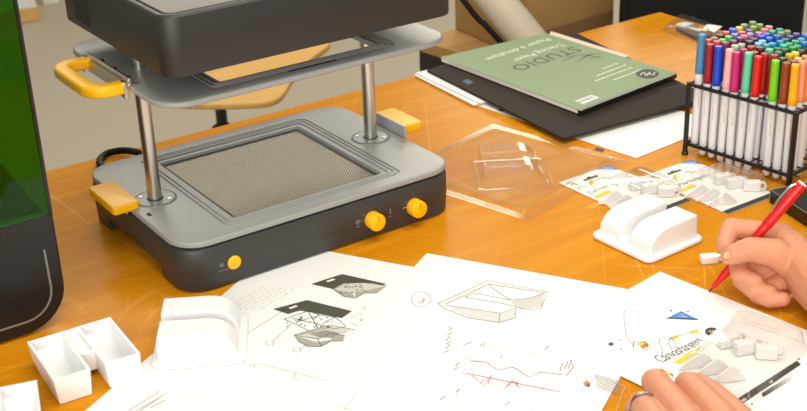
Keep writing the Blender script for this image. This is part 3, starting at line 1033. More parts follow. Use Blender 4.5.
def blister(name, parent, cx, cy, hx, hy, h, z0):
    b = NB()
    rings = []
    for d, zz, r in ((-0.003, 0.0003, 0.013), (0.0, 0.0005, 0.011), (0.001, 0.002, 0.011), (0.004, h * 0.75, 0.012), (0.006, h * 0.93, 0.012), (0.010, h, 0.010)):
        rings.append([Vector((p[0] + cx, p[1] + cy, p[2] + z0)) for p in rrect(hx - d, hy - d, r, zz)])
    loft(b, rings, cap0=False)
    # moulded ribs across the dome
    for k in (-0.4, 0.05, 0.5):
        r_ = []
        for hw_, zz in ((0.004, h - 0.0002), (0.003, h + 0.0016), (0.0015, h + 0.0018)):
            r_.append([Vector((p[0] + cx + k * hx, p[1] + cy, p[2] + z0)) for p in rrect(hw_, hy * 0.55, hw_ * 0.8, zz, 4)])
        loft(b, r_, cap0=False)
    return obj(name, b, blister_m, parent, ang=0.5)

ART = Vector((0.196, -0.595, 0))           # centre of the printed card on the artwork sheet
WEDGES = [at(699, 368, 0.003) - ART, at(714, 374.5, 0.003) - ART, at(729, 382, 0.003) - ART]
BLOCKS = [(at(728, 345, 0.003) - ART, -0.35), (at(744, 352, 0.003) - ART, -0.30), (at(766, 357, 0.003) - ART, -0.75)]
WN = ('left', 'middle', 'right')
def fill(centre, rz, z, wheres):
    R_ = Matrix.Translation((centre[0], centre[1], 0)) @ Matrix.Rotation(rz, 4, 'Z')
    for k, w in enumerate(WEDGES):
        p_ = R_ @ Vector((w.x, w.y, 0)); p_.z = z
        hanger(p_, rz - 0.46, 'white wedge clip, %s of three %s' % (WN[k], wheres))
    for k, (w, a) in enumerate(BLOCKS):
        p_ = R_ @ Vector((w.x, w.y, 0)); p_.z = z
        hanger(p_, rz + a, 'white block clip with eyelet, %s of three %s' % (WN[k], wheres), block=True)

def pack(label, centre, rz, z0, wheres):
    o = thing('blister_pack', label, 'blister pack', (centre[0], centre[1], z0), rz, 'hanging blister packs with white clips')
    b = NB()
    quad_slab(b, [(-0.047, -0.0775), (0.047, -0.0775), (0.047, 0.0775), (-0.047, 0.0775)], 0.0, 0.0008)
    obj('backing_card', b, paper, o, smooth=False)
    zz = 0.0010
    def fl(name, pl, mm, up=0.0):
        b = NB(); flat(b, pl, zz + up); return obj(name, b, mm, o, smooth=False)
    tri = fl('blue_triangle', [(0.024, 0.0775), (0.047, 0.0775), (0.047, 0.056)], ink_blue)
    for ln_ in ([(0.027, 0.0745), (0.043, 0.060)], [(0.034, 0.0745), (0.044, 0.0655)]):
        b = NB(); ribbon(b, ln_, 0.0018, zz + 0.0002); obj('triangle_print', b, paper, tri, smooth=False)
    fl('bottom_strip', [(-0.047, -0.0775), (0.047, -0.0775), (0.047, -0.068), (-0.047, -0.068)], ink_black)
    fl('hang_hole', [(-0.016, 0.058), (0.010, 0.058), (0.010, 0.063), (0.002, 0.063), (-0.003, 0.067), (-0.008, 0.063), (-0.016, 0.063)], mat('hole_dark', rgb(96, 74, 50), 0.8))
    b = text_bm('Canvashangers', 0.0105, (-0.040, 0.021, zz), (1, 0.02, 0), (0, 1, 0), ys=1.3)
    obj('lettering', b, ink_dark, o, smooth=False)
    for ln_ in ([(-0.040, 0.031), (-0.042, 0.043), (-0.034, 0.049), (-0.028, 0.044), (-0.030, 0.034)], [(-0.022, 0.036), (-0.016, 0.050), (0.014, 0.052), (0.018, 0.038)]):
        b = NB(); ribbon(b, ln_, 0.0009, zz); obj('hand_outline', b, ink_mid, o, smooth=False)
    fl('yellow_corner', [(-0.020, 0.042), (-0.016, 0.050), (-0.006, 0.0585), (-0.012, 0.042)], ink_yellow)
    fl('yellow_corner', [(0.006, 0.051), (0.014, 0.052), (0.016, 0.044)], ink_yellow)
    fl('logo_patch', [(-0.042, 0.060), (-0.034, 0.066), (-0.030, 0.060)], ink_orange)
    fl('logo_patch', [(-0.038, 0.056), (-0.032, 0.060), (-0.030, 0.055)], mat('leaf_ink', rgb(140, 190, 60), 0.6))
    fl('logo_roof', [(-0.044, 0.062), (-0.038, 0.070), (-0.030, 0.068), (-0.038, 0.067)], ink_navy)
    fl('yellow_banner', [(-0.044, 0.006), (-0.012, 0.008), (-0.014, 0.017), (-0.040, 0.014)], ink_yellow)
    blister('blister', o, 0.004, -0.022, 0.050, 0.043, 0.022, 0.0008)
    fill(centre, rz, z0 + 0.0012, wheres)
    return o
pack('blister pack with blue corner, partly under the clear formed sheet', (0.4050, -0.2430, 0), 0.02, 0.0006, 'in the pack nearest the clear sheet')
pack('blister pack with blue corner, against the foot of the pen rack', (0.5070, -0.3000, 0), 0.0, 0.0006, 'in the pack beside the pen rack')
bl = thing('blister_shell', 'loose clear blister shell full of white clips on the artwork sheet', 'blister pack', (0.2080, -0.6310, Z3 + 0.0008), 0.27, 'hanging blister packs with white clips')
blister('blister', bl, 0.0, 0.0, 0.066, 0.042, 0.024, 0.0)
fill((ART.x, ART.y), 0.0, Z3 + 0.0012, 'under the loose blister shell')

# ------------------------------------------------------------------ pads and sheets at the back
def quad_px(c, z):
    return [at(x_, y_, z) for x_, y_ in c]
def slab_obj(name, c, z0, z1, material, parent=None):
    b = NB()
    quad_slab(b, c, z0, z1)
    return obj(name, b, material, parent, smooth=False)

ws = slab_obj('paper_sheet', quad_px([(470, 103), (636, 158), (722, 124), (560, 72)], 0.0008), 0.0004, 0.0009, paper)
tag(ws, 'white sheet under the black portfolio, reaching toward the pen rack', 'paper', 'paper sheets on the table')
slab_obj('black_mark', quad_px([(594, 149), (602, 151.5), (605, 149.5), (597, 147.3)], 0.001), 0.00095, 0.00105, ink_black, ws)
slab_obj('black_mark', quad_px([(497, 110), (502, 111.5), (504, 110.3), (499, 109)], 0.001), 0.00095, 0.00105, ink_black, ws)
for k, (c, lb) in enumerate((([(414, 75.5), (474, 106), (600, 62), (520, 48)], 'lowest white sheet of the stack under black portfolio, near corner showing'),
                ([(416, 73.5), (480, 104), (602, 60), (522, 46)], 'second white sheet of the stack directly under black portfolio'))):
    o = slab_obj('paper_sheet', quad_px(c, 0.002 + 0.0025 * k), 0.0015 + 0.0025 * k, 0.0035 + 0.0025 * k, paper)
    tag(o, lb, 'paper', 'paper sheets on the table')
pf = slab_obj('portfolio', quad_px([(427, 70), (563.5, 138.5), (712, 97.5), (576, 33)], 0.010), 0.0066, 0.0105, black_card)
tag(pf, 'black card portfolio lying under the green sketch pad', 'portfolio')
b = text_bm('Sketchbook', 0.014, at(684, 85.5, 0.011), at(655, 91, 0.011) - at(684, 85.5, 0.011), Vector((0.1, -1, 0)))
b.free()
blue_dim = mat('dim_blue_print', rgb(72, 92, 112), 0.7)
for c in ([(462, 81), (468, 84.5), (474, 82.5), (468, 79)],):
    slab_obj('blue_print', quad_px(c, 0.0108), 0.0106, 0.0108, blue_dim, pf)
b = text_bm('Reference', 0.012, at(684.5, 83.5, 0.0108), at(644, 93, 0.0108) - at(684.5, 83.5, 0.0108), at(684.5, 88, 0.0108) - at(684.5, 83.5, 0.0108))
obj('lettering', b, blue_dim, pf, smooth=False)
o = slab_obj('paper_sheet', quad_px([(546, 40), (606, 62), (630, 55.5), (551, 31)], 0.0125), 0.0108, 0.0122, mat('pinkish_paper', rgb(226, 208, 190), 0.7))
tag(o, 'pale sheet sticking out behind the green sketch pad', 'paper', 'paper sheets on the table')
# green pad
GZ0, GZ1 = 0.0125, 0.0195
pc = [(441.5, 57.5), (580, 110), (676, 73), (545, 33.5)]
pad = thing('sketch_pad', 'sage green tracing paper pad lying upside down on the black portfolio', 'sketch pad', at(560, 70, GZ0))
inv = Matrix.Translation(-Vector(pad.location))
def pad_q(c, z):
    return [inv @ at(x_, y_, z) for x_, y_ in c]
b = NB(); loft(b, [[(p.x, p.y, GZ0 - pad.location.z) for p in pad_q(pc, GZ1)], [(p.x, p.y, GZ1 - 0.0006 - pad.location.z) for p in pad_q(pc, GZ1)]])
obj('pages', b, mat('page_edges', rgb(246, 238, 230), 0.7), pad, smooth=False)
cov = [(440.5, 57.0), (580.5, 110.5), (676.5, 73), (545, 33)]
b = NB(); loft(b, [[(p.x, p.y, GZ1 - 0.0006 - pad.location.z) for p in pad_q(cov, GZ1)], [(p.x, p.y, GZ1 - pad.location.z) for p in pad_q(cov, GZ1)]])
obj('cover', b, green_card, pad, smooth=False)
sp = [(580.8, 111), (676.8, 74), (673.5, 73), (577.8, 109.8)]
b = NB(); q_ = pad_q(sp, GZ1); loft(b, [[(p.x, p.y, GZ0 - pad.location.z) for p in q_], [(p.x, p.y, GZ1 + 0.0003 - pad.location.z) for p in q_]])
obj('spine_tape', b, black_plastic, pad, smooth=False)
zz = GZ1 + 0.0002
A_ = at(580.5, 110.5, zz); B_ = at(676.5, 73, zz)
exx = (A_ - B_).normalized()                 # reading direction of the upside down print
eyy = (A_ - at(440.5, 57, zz)).normalized()
def pad_text(txt, size, px, py, mm, sp_=1.0, it=0.0):
    b = text_bm(txt, size, inv @ at(px, py, zz), exx, eyy, spacing=sp_, italic=it)
    return obj('lettering', b, mm, pad, smooth=False)
cream_print = mat('cream_print', rgb(226, 232, 214), 0.6)
dark_print = mat('dark_green_print', rgb(58, 66, 52), 0.6)
exx = (at(513, 67.5, zz) - at(577, 46.5, zz)).normalized()
pad_text('STUDIO', 0.040, 572.5, 46.5, dark_print, 1.12)
exx = (at(511, 62.5, zz) - at(561, 45.5, zz)).normalized()
pad_text('Tracing Paper', 0.0225, 561, 43.0, cream_print)
pad_text('Papier \u00e0 d\u00e9calque', 0.0225, 547, 37.8, cream_print)
exx = (A_ - B_).normalized()
pad_text('66 sheets', 0.011, 617, 62.5, cream_print)
for k, (px_, py_, n_) in enumerate(((626, 64.8, 0.075), (632, 67.2, 0.09), (641, 69.6, 0.07))):
    b = NB()
    o0 = inv @ at(px_, py_, zz)
    x = 0
    while x < n_:
        w = rnd.uniform(0.004, 0.010)
        p0 = o0 + exx * x; p1 = o0 + exx * (x + w)
        ribbon(b, [p0, p1], 0.0032, p0.z)
        x += w + 0.0022
    obj('small_print', b, cream_print, pad, smooth=False)
b = NB()     # feather drawing beside the title
for ln_ in ([(563, 61), (575, 56), (590, 55.5), (603, 58)], [(566, 58), (580, 54), (596, 56.5)], [(577, 62), (587, 55), (600, 53)], [(582, 58.5), (593, 53.5)], [(588, 59), (601, 56)]):
    ribbon(b, [inv @ at(x_, y_, zz) for x_, y_ in ln_], 0.0016, (zz - pad.location.z))
obj('feather_drawing', b, dark_print, pad, smooth=False)
b = NB(); flat(b, [inv @ at(x_, y_, zz) for x_, y_ in pcirc(647.5, 73.8, 11.5, 4.6)[:-1]], zz - pad.location.z + 0.0001)
lg = obj('logo_oval', b, ink_black, pad, smooth=False)
b = NB()
for ln_ in ([(640, 75.5), (644, 72), (646, 76)], [(647, 75.5), (650, 72), (651, 75)], [(653, 74), (656, 72)], [(641, 73), (655, 75)]):
    ribbon(b, [inv @ at(x_, y_, zz) for x_, y_ in ln_], 0.0020, zz - pad.location.z + 0.0003)
obj('logo_print', b, cream_print, lg, smooth=False)
b = NB(); flat(b, [inv @ at(x_, y_, zz) for x_, y_ in ((574.5, 101), (583, 104), (599.5, 97.5), (591, 95))], zz - pad.location.z + 0.0001)
bs = obj('barcode_sticker', b, paper, pad, smooth=False)
b = NB()
for k in range(11):
    u = k / 11
    p0 = at(577 + u * 15, 101 - u * 5.4, zz); p1 = at(581.5 + u * 15, 102.6 - u * 5.4, zz)
    ribbon(b, [inv @ p0, inv @ p1], 0.0008 + 0.0010 * (k % 3 == 0), zz - pad.location.z + 0.0003)
obj('bars', b, ink_black, bs, smooth=False)

# zip bag with dark strips near the table's right end
bg = thing('zip_bag', 'clear plastic bag holding dark strips at far end of the table', 'bag', at(683, 30, 0.001))
iv = Matrix.Translation(-Vector(bg.location))
b = NB()
rings = []
ctr = iv @ at(683, 30, 0)
for sc, zq in ((1.0, 0.0), (1.0, 0.001), (0.86, 0.0085), (0.55, 0.0105)):
    rr = [iv @ at(x_, y_, 0.001) for x_, y_ in ((661, 30.5), (676, 36), (698, 45), (720, 40), (716, 27), (698, 21), (682, 15.5), (672, 22))]
    rings.append([Vector((ctr.x + (v.x - ctr.x) * sc, ctr.y + (v.y - ctr.y) * sc, zq)) for v in rr])
loft(b, rings)
obj('film', b, bag_m, bg)
b = NB(); q_ = quad_px([(675, 29), (700, 41), (712, 37), (686, 26)], 0.003); quad_slab(b, [iv @ v for v in q_], 0.002, 0.007)
obj('dark_strip', b, mat('strip_dark', rgb(86, 74, 58), 0.5), bg, bevel=0.001)
b = NB(); q_ = quad_px([(676, 24.5), (685, 26.5), (694, 24), (685, 22.5)], 0.009); quad_slab(b, [iv @ v for v in q_], 0.008, 0.0095)
obj('label_card', b, paper, bg)
b = NB(); q_ = quad_px([(703, 28), (714, 33), (722, 27), (708, 25)], 0.009); quad_slab(b, [iv @ v for v in q_], 0.008, 0.0095)
obj('label_card', b, paper, bg)

# ------------------------------------------------------------------ pen rack and felt pens
RO = Vector((0.5640, -0.2010, 0))
va = Vector((0.130, -0.990, 0)).normalized()
ua = Vector((0.990, 0.130, 0)).normalized()
NI, NJ = 11, 9
PV, PU = 0.0150, 0.0150
LV, LU = 0.170, 0.150
H_R = 0.106
rk = thing('pen_rack', 'black wire rack holding rows of white felt-tip pens', 'pen rack', RO)
def rp(v, u, z):
    return va * v + ua * u + Vector((0, 0, z))
for v in (0, LV):
    for u in (0, LU):
        b = NB()
        cyl(b, rp(v, u, 0.001), rp(v, u, H_R + 0.004), 0.0042 if v else 0.0036, 10, 0.001)
        obj('post', b, black_plastic, rk)
        b = NB()
        lathe(b, [(0.0045, 0.0003), (0.005, 0.002), (0.0035, 0.006)], Matrix.Translation(rp(v, u, 0)), 10)
        obj('foot', b, black_plastic, rk)
for z_ in (H_R, 0.017):
    for u in (0, LU):
        b = NB(); cyl(b, rp(0, u, z_), rp(LV, u, z_), 0.0028, 8); obj('rail', b, black_plastic, rk)
    for v in (0, LV):
        b = NB(); cyl(b, rp(v, 0, z_), rp(v, LU, z_), 0.0028, 8); obj('rail', b, black_plastic, rk)
    for j in range(1, NJ):
        b = NB(); cyl(b, rp(0, j * PU + 0.004, z_), rp(LV, j * PU + 0.004, z_), 0.0011, 6); obj('crossbar', b, black_plastic, rk)
    for i in range(1, NI):
        b = NB(); cyl(b, rp(i * PV, 0, z_), rp(i * PV, LU, z_), 0.0011, 6); obj('crossbar', b, black_plastic, rk)

TOPS = [(258, 95, 'olive green', (98, 118, 40)), (300, 90, 'crimson', (206, 40, 84)), (343, 78, 'coral red', (226, 72, 58)), (395, 95, 'yellow', (232, 196, 40)),
        (435, 82, 'sage green', (110, 136, 92)), (488, 98, 'moss green', (112, 150, 44)), (348, 105, 'bright blue', (40, 98, 224)), (303, 122, 'rose red', (220, 62, 92)),
        (452, 110, 'purple', (110, 66, 150)), (405, 125, 'rose pink', (206, 82, 110)), (460, 135, 'lavender', (150, 128, 196)), (360, 140, 'periwinkle', (118, 114, 196)),
        (538, 110, 'pink', (214, 120, 146)), (590, 130, 'teal green', (42, 150, 124)), (262, 140, 'dark brown', (66, 36, 28)), (300, 150, 'bright green', (62, 190, 60)),
        (215, 150, 'grey', (112, 108, 104)), (360, 165, 'dark purple', (100, 44, 96)), (497, 130, 'mauve', (186, 114, 160)), (497, 160, 'royal blue', (36, 74, 200)),
        (552, 150, 'cobalt blue', (24, 82, 214)), (606, 155, 'deep blue', (30, 92, 176)), (658, 145, 'grey green', (110, 130, 100)), (702, 155, 'violet', (74, 56, 128)),
        (462, 172, 'navy', (28, 30, 66)), (322, 180, 'plum', (126, 50, 92)), (370, 192, 'pale grey green', (164, 182, 164)), (417, 187, 'dark slate', (50, 46, 70)),
        (465, 192, 'pale pink', (232, 172, 190)), (515, 188, 'light blue', (124, 182, 208)), (563, 200, 'teal', (24, 150, 150)), (607, 190, 'cyan blue', (24, 142, 182)),
        (660, 178, 'petrol blue', (20, 98, 128)), (672, 205, 'aqua green', (30, 182, 146)), (710, 190, 'sea green', (34, 164, 116)), (757, 178, 'sky blue', (62, 166, 200)),
        (215, 180, 'vermilion', (204, 52, 40)), (322, 210, 'light purple', (130, 84, 160)), (378, 222, 'orange red', (232, 74, 34)), (423, 210, 'dark magenta', (168, 34, 92)),
        (472, 222, 'brick red', (168, 34, 26)), (520, 215, 'maroon', (92, 30, 28)), (580, 228, 'mint', (96, 186, 142)), (633, 240, 'forest green', (20, 96, 56)),
        (680, 235, 'bottle green', (24, 82, 40)), (725, 215, 'grass green', (28, 140, 60)), (770, 208, 'emerald', (24, 146, 84)), (800, 190, 'azure', (40, 110, 196)),
        (545, 265, 'dark green', (26, 70, 46)), (588, 255, 'dark teal', (16, 100, 96)), (640, 272, 'olive grey', (126, 124, 96)), (687, 262, 'pale mint', (164, 212, 158)),
        (731, 248, 'lemon yellow', (238, 206, 46)), (775, 240, 'umber', (68, 50, 34)), (790, 262, 'peach', (230, 146, 92)), (597, 290, 'rust', (172, 92, 44)),
        (650, 305, 'pine green', (36, 62, 36)), (697, 295, 'brown', (138, 82, 44)), (741, 278, 'cream', (224, 186, 130)), (785, 300, 'chocolate', (76, 46, 30)),
        (755, 310, 'red orange', (232, 82, 36))]
FRONT = [('steel blue', (66, 136, 184)), ('dark red', (152, 26, 44)), ('strong blue', (14, 72, 206)), ('soft pink', (240, 180, 182)), ('magenta', (196, 36, 112)), ('mint green', (92, 206, 160)),
         ('scarlet', (218, 28, 18)), None, ('lime green', (116, 204, 18)), ('red brown', (142, 62, 28)), ('amber', (236, 172, 10))]
BEHIND = {(1, 7): ('brick red', (158, 30, 24)), (1, 6): ('dark crimson', (176, 30, 30)), (2, 8): ('gold', (206, 166, 40)), (1, 1): ('vermilion', (204, 52, 40))}
ENDS = {1: ('salmon', (238, 150, 124)), 2: ('orange', (246, 134, 14)), 3: ('blue grey', (128, 142, 138)), 4: ('cream beige', (226, 200, 150))}
ORD = ['first', 'second', 'third', 'fourth', 'fifth', 'sixth', 'seventh', 'eighth', 'ninth', 'tenth', 'eleventh', 'twelfth']
pen_white = mat('pen_barrel_white', rgb(226, 226, 230), 0.35)
gold_print = mat('gold_print', rgb(190, 160, 110), 0.5)

def barrel_bm():
    b = NB()
    lathe(b, [(0.0020, 0.0), (0.0040, 0.0012), (0.0053, 0.004), (0.0056, 0.010), (0.0056, 0.112), (0.0056, 0.116)], None, 16)
    return b
def cap_bm():
    b = NB()
    n = 20
    rings = []
    for r, z_, rib in ((0.0058, 0.0, 0), (0.0061, 0.0005, 0), (0.0061, 0.010, 0), (0.0060, 0.012, 1), (0.0056, 0.052, 1), (0.0055, 0.055, 0), (0.0048, 0.0562, 0)):
        rings.append([((r - rib * 0.0004 * (i % 2)) * math.cos(2 * PI * i / n), (r - rib * 0.0004 * (i % 2)) * math.sin(2 * PI * i / n), z_) for i in range(n)])
    loft(b, rings)
    return b
def print_bm():
    b = NB()
    r = 0.00575
    rr = random.Random(5)
    for k in range(14):
        z_ = 0.060 + k * 0.0024
        w = rr.uniform(0.10, 0.24)
        a0 = rr.uniform(-0.12, 0.05)
        P_ = [(r * math.cos(a), r * math.sin(a)) for a in (a0, a0 + w)]
        b.faces.new([b.verts.new((P_[0][0], P_[0][1], z_)), b.verts.new((P_[1][0], P_[1][1], z_)), b.verts.new((P_[1][0], P_[1][1], z_ + 0.0016)), b.verts.new((P_[0][0], P_[0][1], z_ + 0.0016))])
    return b
proto_b = obj('barrel', barrel_bm(), pen_white)
proto_c = obj('cap', cap_bm(), pen_white)
proto_p = obj('barrel_print', print_bm(), gold_print, smooth=False)
me_b, me_c, me_p = proto_b.data, proto_c.data, proto_p.data
for q_ in (proto_b, proto_c, proto_p):
    bpy.data.objects.remove(q_)

def proj(P):
    d = Vector(P) - CAM
    zc = d.dot(FWD)
    return 403.5 + F * d.dot(RIGHT) / zc, 205.5 - F * d.dot(UP) / zc

def felt_pen(pos, lean, label, colname, col, front, turn):
    o = thing('felt_pen', label, 'pen', pos, 0, 'felt-tip pens in the wire rack')
    o.rotation_euler = (lean[0], lean[1], turn)
    bb = bpy.data.objects.new('barrel', me_b); COL.objects.link(bb); bb.parent = o
    cc = bpy.data.objects.new('cap', me_c); COL.objects.link(cc); cc.parent = o
    cc.location = (0, 0, 0.1085)
    cc.material_slots[0].link = 'OBJECT'
    cc.material_slots[0].material = mat('cap_' + colname.replace(' ', '_'), rgb(*col), 0.38)
    if front:
        pp = bpy.data.objects.new('barrel_print', me_p); COL.objects.link(pp); pp.parent = bb
    return o
rp_ = random.Random(11)
for j in range(NJ):
    for i in range(NI):
        pos = RO + rp(0.0085 + i * PV, 0.0095 + j * PU, 0.0024)
        pos.z = 0.0016 + (0.012 if (i == 0 and j == 0) else rp_.uniform(0, 0.003))
        top = pos + Vector((0, 0, 0.168))
        sx, sy = proj(top)
        if sx > 815:
            continue
        if j == 0 and FRONT[i] is None:
            continue
        if j == 0:
            nm, colr = FRONT[i]
        elif (j, i) in BEHIND:
            nm, colr = BEHIND[(j, i)]
        elif i == NI - 1 and j in ENDS:
            nm, colr = ENDS[j]
        else:
            zx, zy = (sx - 680) * 6.32, (sy - 10) * 6.32
            best = min(TOPS, key=lambda q: (q[0] - zx) ** 2 + 1.5 * (q[1] - zy) ** 2)
            nm, colr = best[2], best[3]
        row = 'front row' if j == 0 else ORD[j] + ' row'
        lab = '%s felt-tip pen, %s from left in the %s of the rack' % (nm, ORD[i], row)
        felt_pen(pos, (rp_.uniform(-0.012, 0.012), rp_.uniform(-0.012, 0.012)), lab, nm, colr, j == 0, PI + rp_.uniform(0.2, 0.9))

# orange pen and neighbours beyond the corner post belong to the rack's short side (row ends) -- black box in front
bx = thing('pen_case', 'flat black box in front of the pen rack, right edge of the picture', 'box', at(771, 202, 0))
iv = Matrix.Translation(-Vector(bx.location))
c0 = at(771, 202, 0)
dA = (at(807, 213, 0.019) - at(770.5, 189.5, 0.019)).normalized()
dA.z = 0; dA.normalize()
dB = Vector((-dA.y, dA.x, 0))
c0 = at(770.5, 189.5, 0.019); c0.z = 0
cor = [c0, c0 + dA * 0.16, c0 + dA * 0.16 + dB * 0.062, c0 + dB * 0.062]
b = NB(); quad_slab(b, [iv @ v for v in cor], 0.0006, 0.0185)
obj('box_body', b, black_plastic, bx, bevel=0.001)
b = NB()
pale_edge = mat('pale_edge', rgb(150, 140, 128), 0.6)
for p_, q2 in ((cor[0], cor[1]), (cor[0], cor[3])):
    a_ = iv @ Vector((p_.x, p_.y, 0.0188)); d_ = iv @ Vector((q2.x, q2.y, 0.0188))
    cyl(b, a_, d_, 0.0005, 6)
cyl(b, iv @ Vector((cor[0].x, cor[0].y, 0.001)), iv @ Vector((cor[0].x, cor[0].y, 0.0188)), 0.0006, 6)
obj('edge_line', b, pale_edge, bx)  # thin pale lines along the box's top and corner edges

# ------------------------------------------------------------------ hands
def capsule(bm, p0, r0, p1, r1, n=14):
    """convex hull of two spheres, as a lathe along the axis"""
    p0 = Vector(p0); p1 = Vector(p1)
    ax = p1 - p0
    L = ax.length
    if L < 1e-6:
        ax = Vector((0, 0, 1)); L = 1e-6
    s = max(-1, min(1, (r0 - r1) / L))
    th = math.asin(s)
    prof = []
    m_ = 7
    for i in range(m_ + 1):
        a = -PI / 2 + (PI / 2 + th) * i / m_
        prof.append((max(1e-5, r0 * math.cos(a)), r0 * math.sin(a)))
    for i in range(m_ + 1):
        a = th + (PI / 2 - th) * i / m_
        prof.append((max(1e-5, r1 * math.cos(a)), L + r1 * math.sin(a)))
    lathe(bm, prof, axis_M(p0, ax), n)

def chain(bm, joints):
    for (p0, r0), (p1, r1) in zip(joints[:-1], joints[1:]):
        capsule(bm, p0, r0, p1, r1)

def skin_obj(name, bm, label, cat, vox=0.0013, it=6, fac=0.5, group=None):
    o = obj(name, bm, skin, smooth=True, ang=4)
    md = o.modifiers.new('remesh', 'REMESH')
    md.mode = 'VOXEL'
    md.voxel_size = vox
    md.use_smooth_shade = True
    sm = o.modifiers.new('smooth', 'SMOOTH')
    sm.factor = fac
    sm.iterations = it
    dg = bpy.context.evaluated_depsgraph_get()
    me = bpy.data.meshes.new_from_object(o.evaluated_get(dg))
    o.modifiers.clear()
    old = o.data
    o.data = me
    bpy.data.meshes.remove(old)
    for p_ in me.polygons:
        p_.use_smooth = True
    if not me.materials:
        me.materials.append(skin)
    return tag(o, label, cat, group)

PT = at(709, 292, Z3 + 0.0006)
zp = (PT - CAM).dot(FWD)
PE = deep(803, 183, zp - 0.052)
pdir = (PE - PT).normalized()

ZH = zp - 0.024       # depth of the pen where it is gripped
def J(px, py, dz, r):
    return (deep(px, py, ZH + dz), r)
b = NB()
# index finger, arched over the far side of the pen
chain(b, [J(782, 236, 0.012, 0.0150), J(731, 228, 0.016, 0.0118), J(725, 244, 0.004, 0.0105), J(731, 255, -0.001, 0.0088)])
# thumb on the near side
chain(b, [J(812, 276, -0.008, 0.0220), J(776, 253, -0.022, 0.0165), J(750, 249, -0.023, 0.0135), J(735, 254, -0.019, 0.0118), J(729, 256.5, -0.016, 0.0095)])
# middle, ring, little: curled under
chain(b, [J(780, 246, 0.020, 0.0145), J(738, 258, 0.014, 0.0115), J(740, 274, -0.004, 0.0108), J(755, 281, -0.012, 0.0098)])
chain(b, [J(784, 260, 0.014, 0.0145), J(742, 280, 0.004, 0.0112), J(753, 290, -0.010, 0.0102), J(769, 292, -0.015, 0.0092)])
chain(b, [J(792, 276, 0.004, 0.0140), J(757, 295, -0.006, 0.0098), J(769, 300, -0.016, 0.0092), J(783, 299, -0.020, 0.0085)])
# palm
wr = J(858, 328, -0.128, 0.0300)
for q_ in (J(790, 246, 0.002, 0.0190), J(790, 256, 0.006, 0.0190), J(794, 268, -0.002, 0.0180), J(804, 284, -0.014, 0.0190)):
    capsule(b, q_[0], q_[1], wr[0], wr[1] * 0.86)
capsule(b, *J(782, 240, 0.008, 0.0165), *J(792, 266, 0.002, 0.0180))
capsule(b, *J(795, 262, -0.012, 0.0200), *J(835, 302, -0.080, 0.0260))
chain(b, [wr, J(930, 380, -0.240, 0.0340), J(1060, 440, -0.37, 0.0410)])
rh = skin_obj('hand', b, 'hand holding the red pen over the artwork sheet', 'hand', group=None)
# thumb nail
b = NB()
nc = deep(728.2, 255.5, ZH - 0.0265)
for_dir = -FWD
xa = (deep(728, 256, 1) - deep(740, 251, 1)).normalized()
ya = for_dir.cross(xa).normalized()
rings = []
for k, (s_, h_) in enumerate(((1.0, -0.0020), (0.92, 0.0), (0.5, 0.0006), (0.08, 0.0008))):
    rings.append([nc + xa * (0.0052 * s_ * math.cos(a)) + ya * (0.0042 * s_ * math.sin(a)) + for_dir * (h_ - 0.0012 * (math.sin(a) * s_) ** 2) for a in [i * 2 * PI / 16 for i in range(16)]])
loft(b, rings)
obj('thumbnail', b, nail_m, rh)

# red pen
pn = thing('red_pen', 'red felt-tip pen held in the writing hand', 'pen', PT)
def ptp(s, off=Vector((0, 0, 0))):
    return pdir * s + off
LEN = (PE - PT).length
b = NB(); M = axis_M((0, 0, 0), pdir)
lathe(b, [(0.0006, 0.0), (0.0011, 0.002), (0.0013, 0.007)], M, 12); obj('nib', b, tip_m, pn)
b = NB(); lathe(b, [(0.0015, 0.006), (0.0026, 0.010), (0.0040, 0.022), (0.0044, 0.024), (0.0052, 0.046), (0.0054, LEN * 0.62)], M, 24); obj('barrel', b, red_plastic, pn)
b = NB(); lathe(b, [(0.0060, LEN * 0.62), (0.0063, LEN * 0.63), (0.0062, LEN - 0.003), (0.0056, LEN - 0.0015)], M, 24); obj('cap', b, red_plastic, pn)
b = NB(); lathe(b, [(0.0056, LEN - 0.0016), (0.0058, LEN - 0.001), (0.0052, LEN), (0.0030, LEN + 0.0003)], M, 24); obj('end_plug', b, mat('plug_white', rgb(226, 216, 206), 0.5), pn)
side = (ray(780, 200) - ray(784, 206))
side = (-RIGHT * 0.7 + UP * 0.6 - FWD * 0.25)
side = (side - pdir * side.dot(pdir)).normalized()
wd = pdir.cross(side).normalized()
cp = spline([ptp(LEN - 0.004, side * 0.0050), ptp(LEN - 0.012, side * 0.0088), ptp(LEN - 0.030, side * 0.0096), ptp(LEN - 0.046, side * 0.0068)], 5)
rings = []
for p_ in cp:
    rings.append([p_ + wd * a + side * c_ for a, c_ in ((-0.0017, -0.0004), (0.0017, -0.0004), (0.0017, 0.0004), (-0.0017, 0.0004))])
b = NB(); loft(b, rings); obj('pocket_clip', b, chrome, pn)

# other hand, pressing the loose blister
b = NB()
def K(px, py, z_, r):
    return (at(px, py, z_), r)
ringf = [K(662, 428, 0.036, 0.0155), K(643, 404, 0.030, 0.0135)]
chain(b, [K(722, 420, 0.040, 0.0160), K(690, 386, 0.030, 0.0142)])
tp = at(690, 386, 0.030)
away = Vector((-0.10, 0.30, -0.9)).normalized()
fw = Vector((FWD.x, FWD.y, 0)).normalized()
chain(b, [(tp, 0.0142), (tp + fw * 0.014 + Vector((0, 0, -0.006)), 0.0118), (tp + fw * 0.020 + Vector((0, 0, -0.017)), 0.0090)])
chain(b, [K(690, 426, 0.040, 0.0160), K(656, 383, 0.030, 0.0142)])
tp = at(656, 383, 0.030)
chain(b, [(tp, 0.0142), (tp + fw * 0.013 + Vector((0, 0, -0.006)), 0.0118), (tp + fw * 0.019 + Vector((0, 0, -0.017)), 0.0092)])
chain(b, [K(665, 436, 0.036, 0.0155), K(642, 405, 0.026, 0.0132)])
tp = at(642, 405, 0.026)
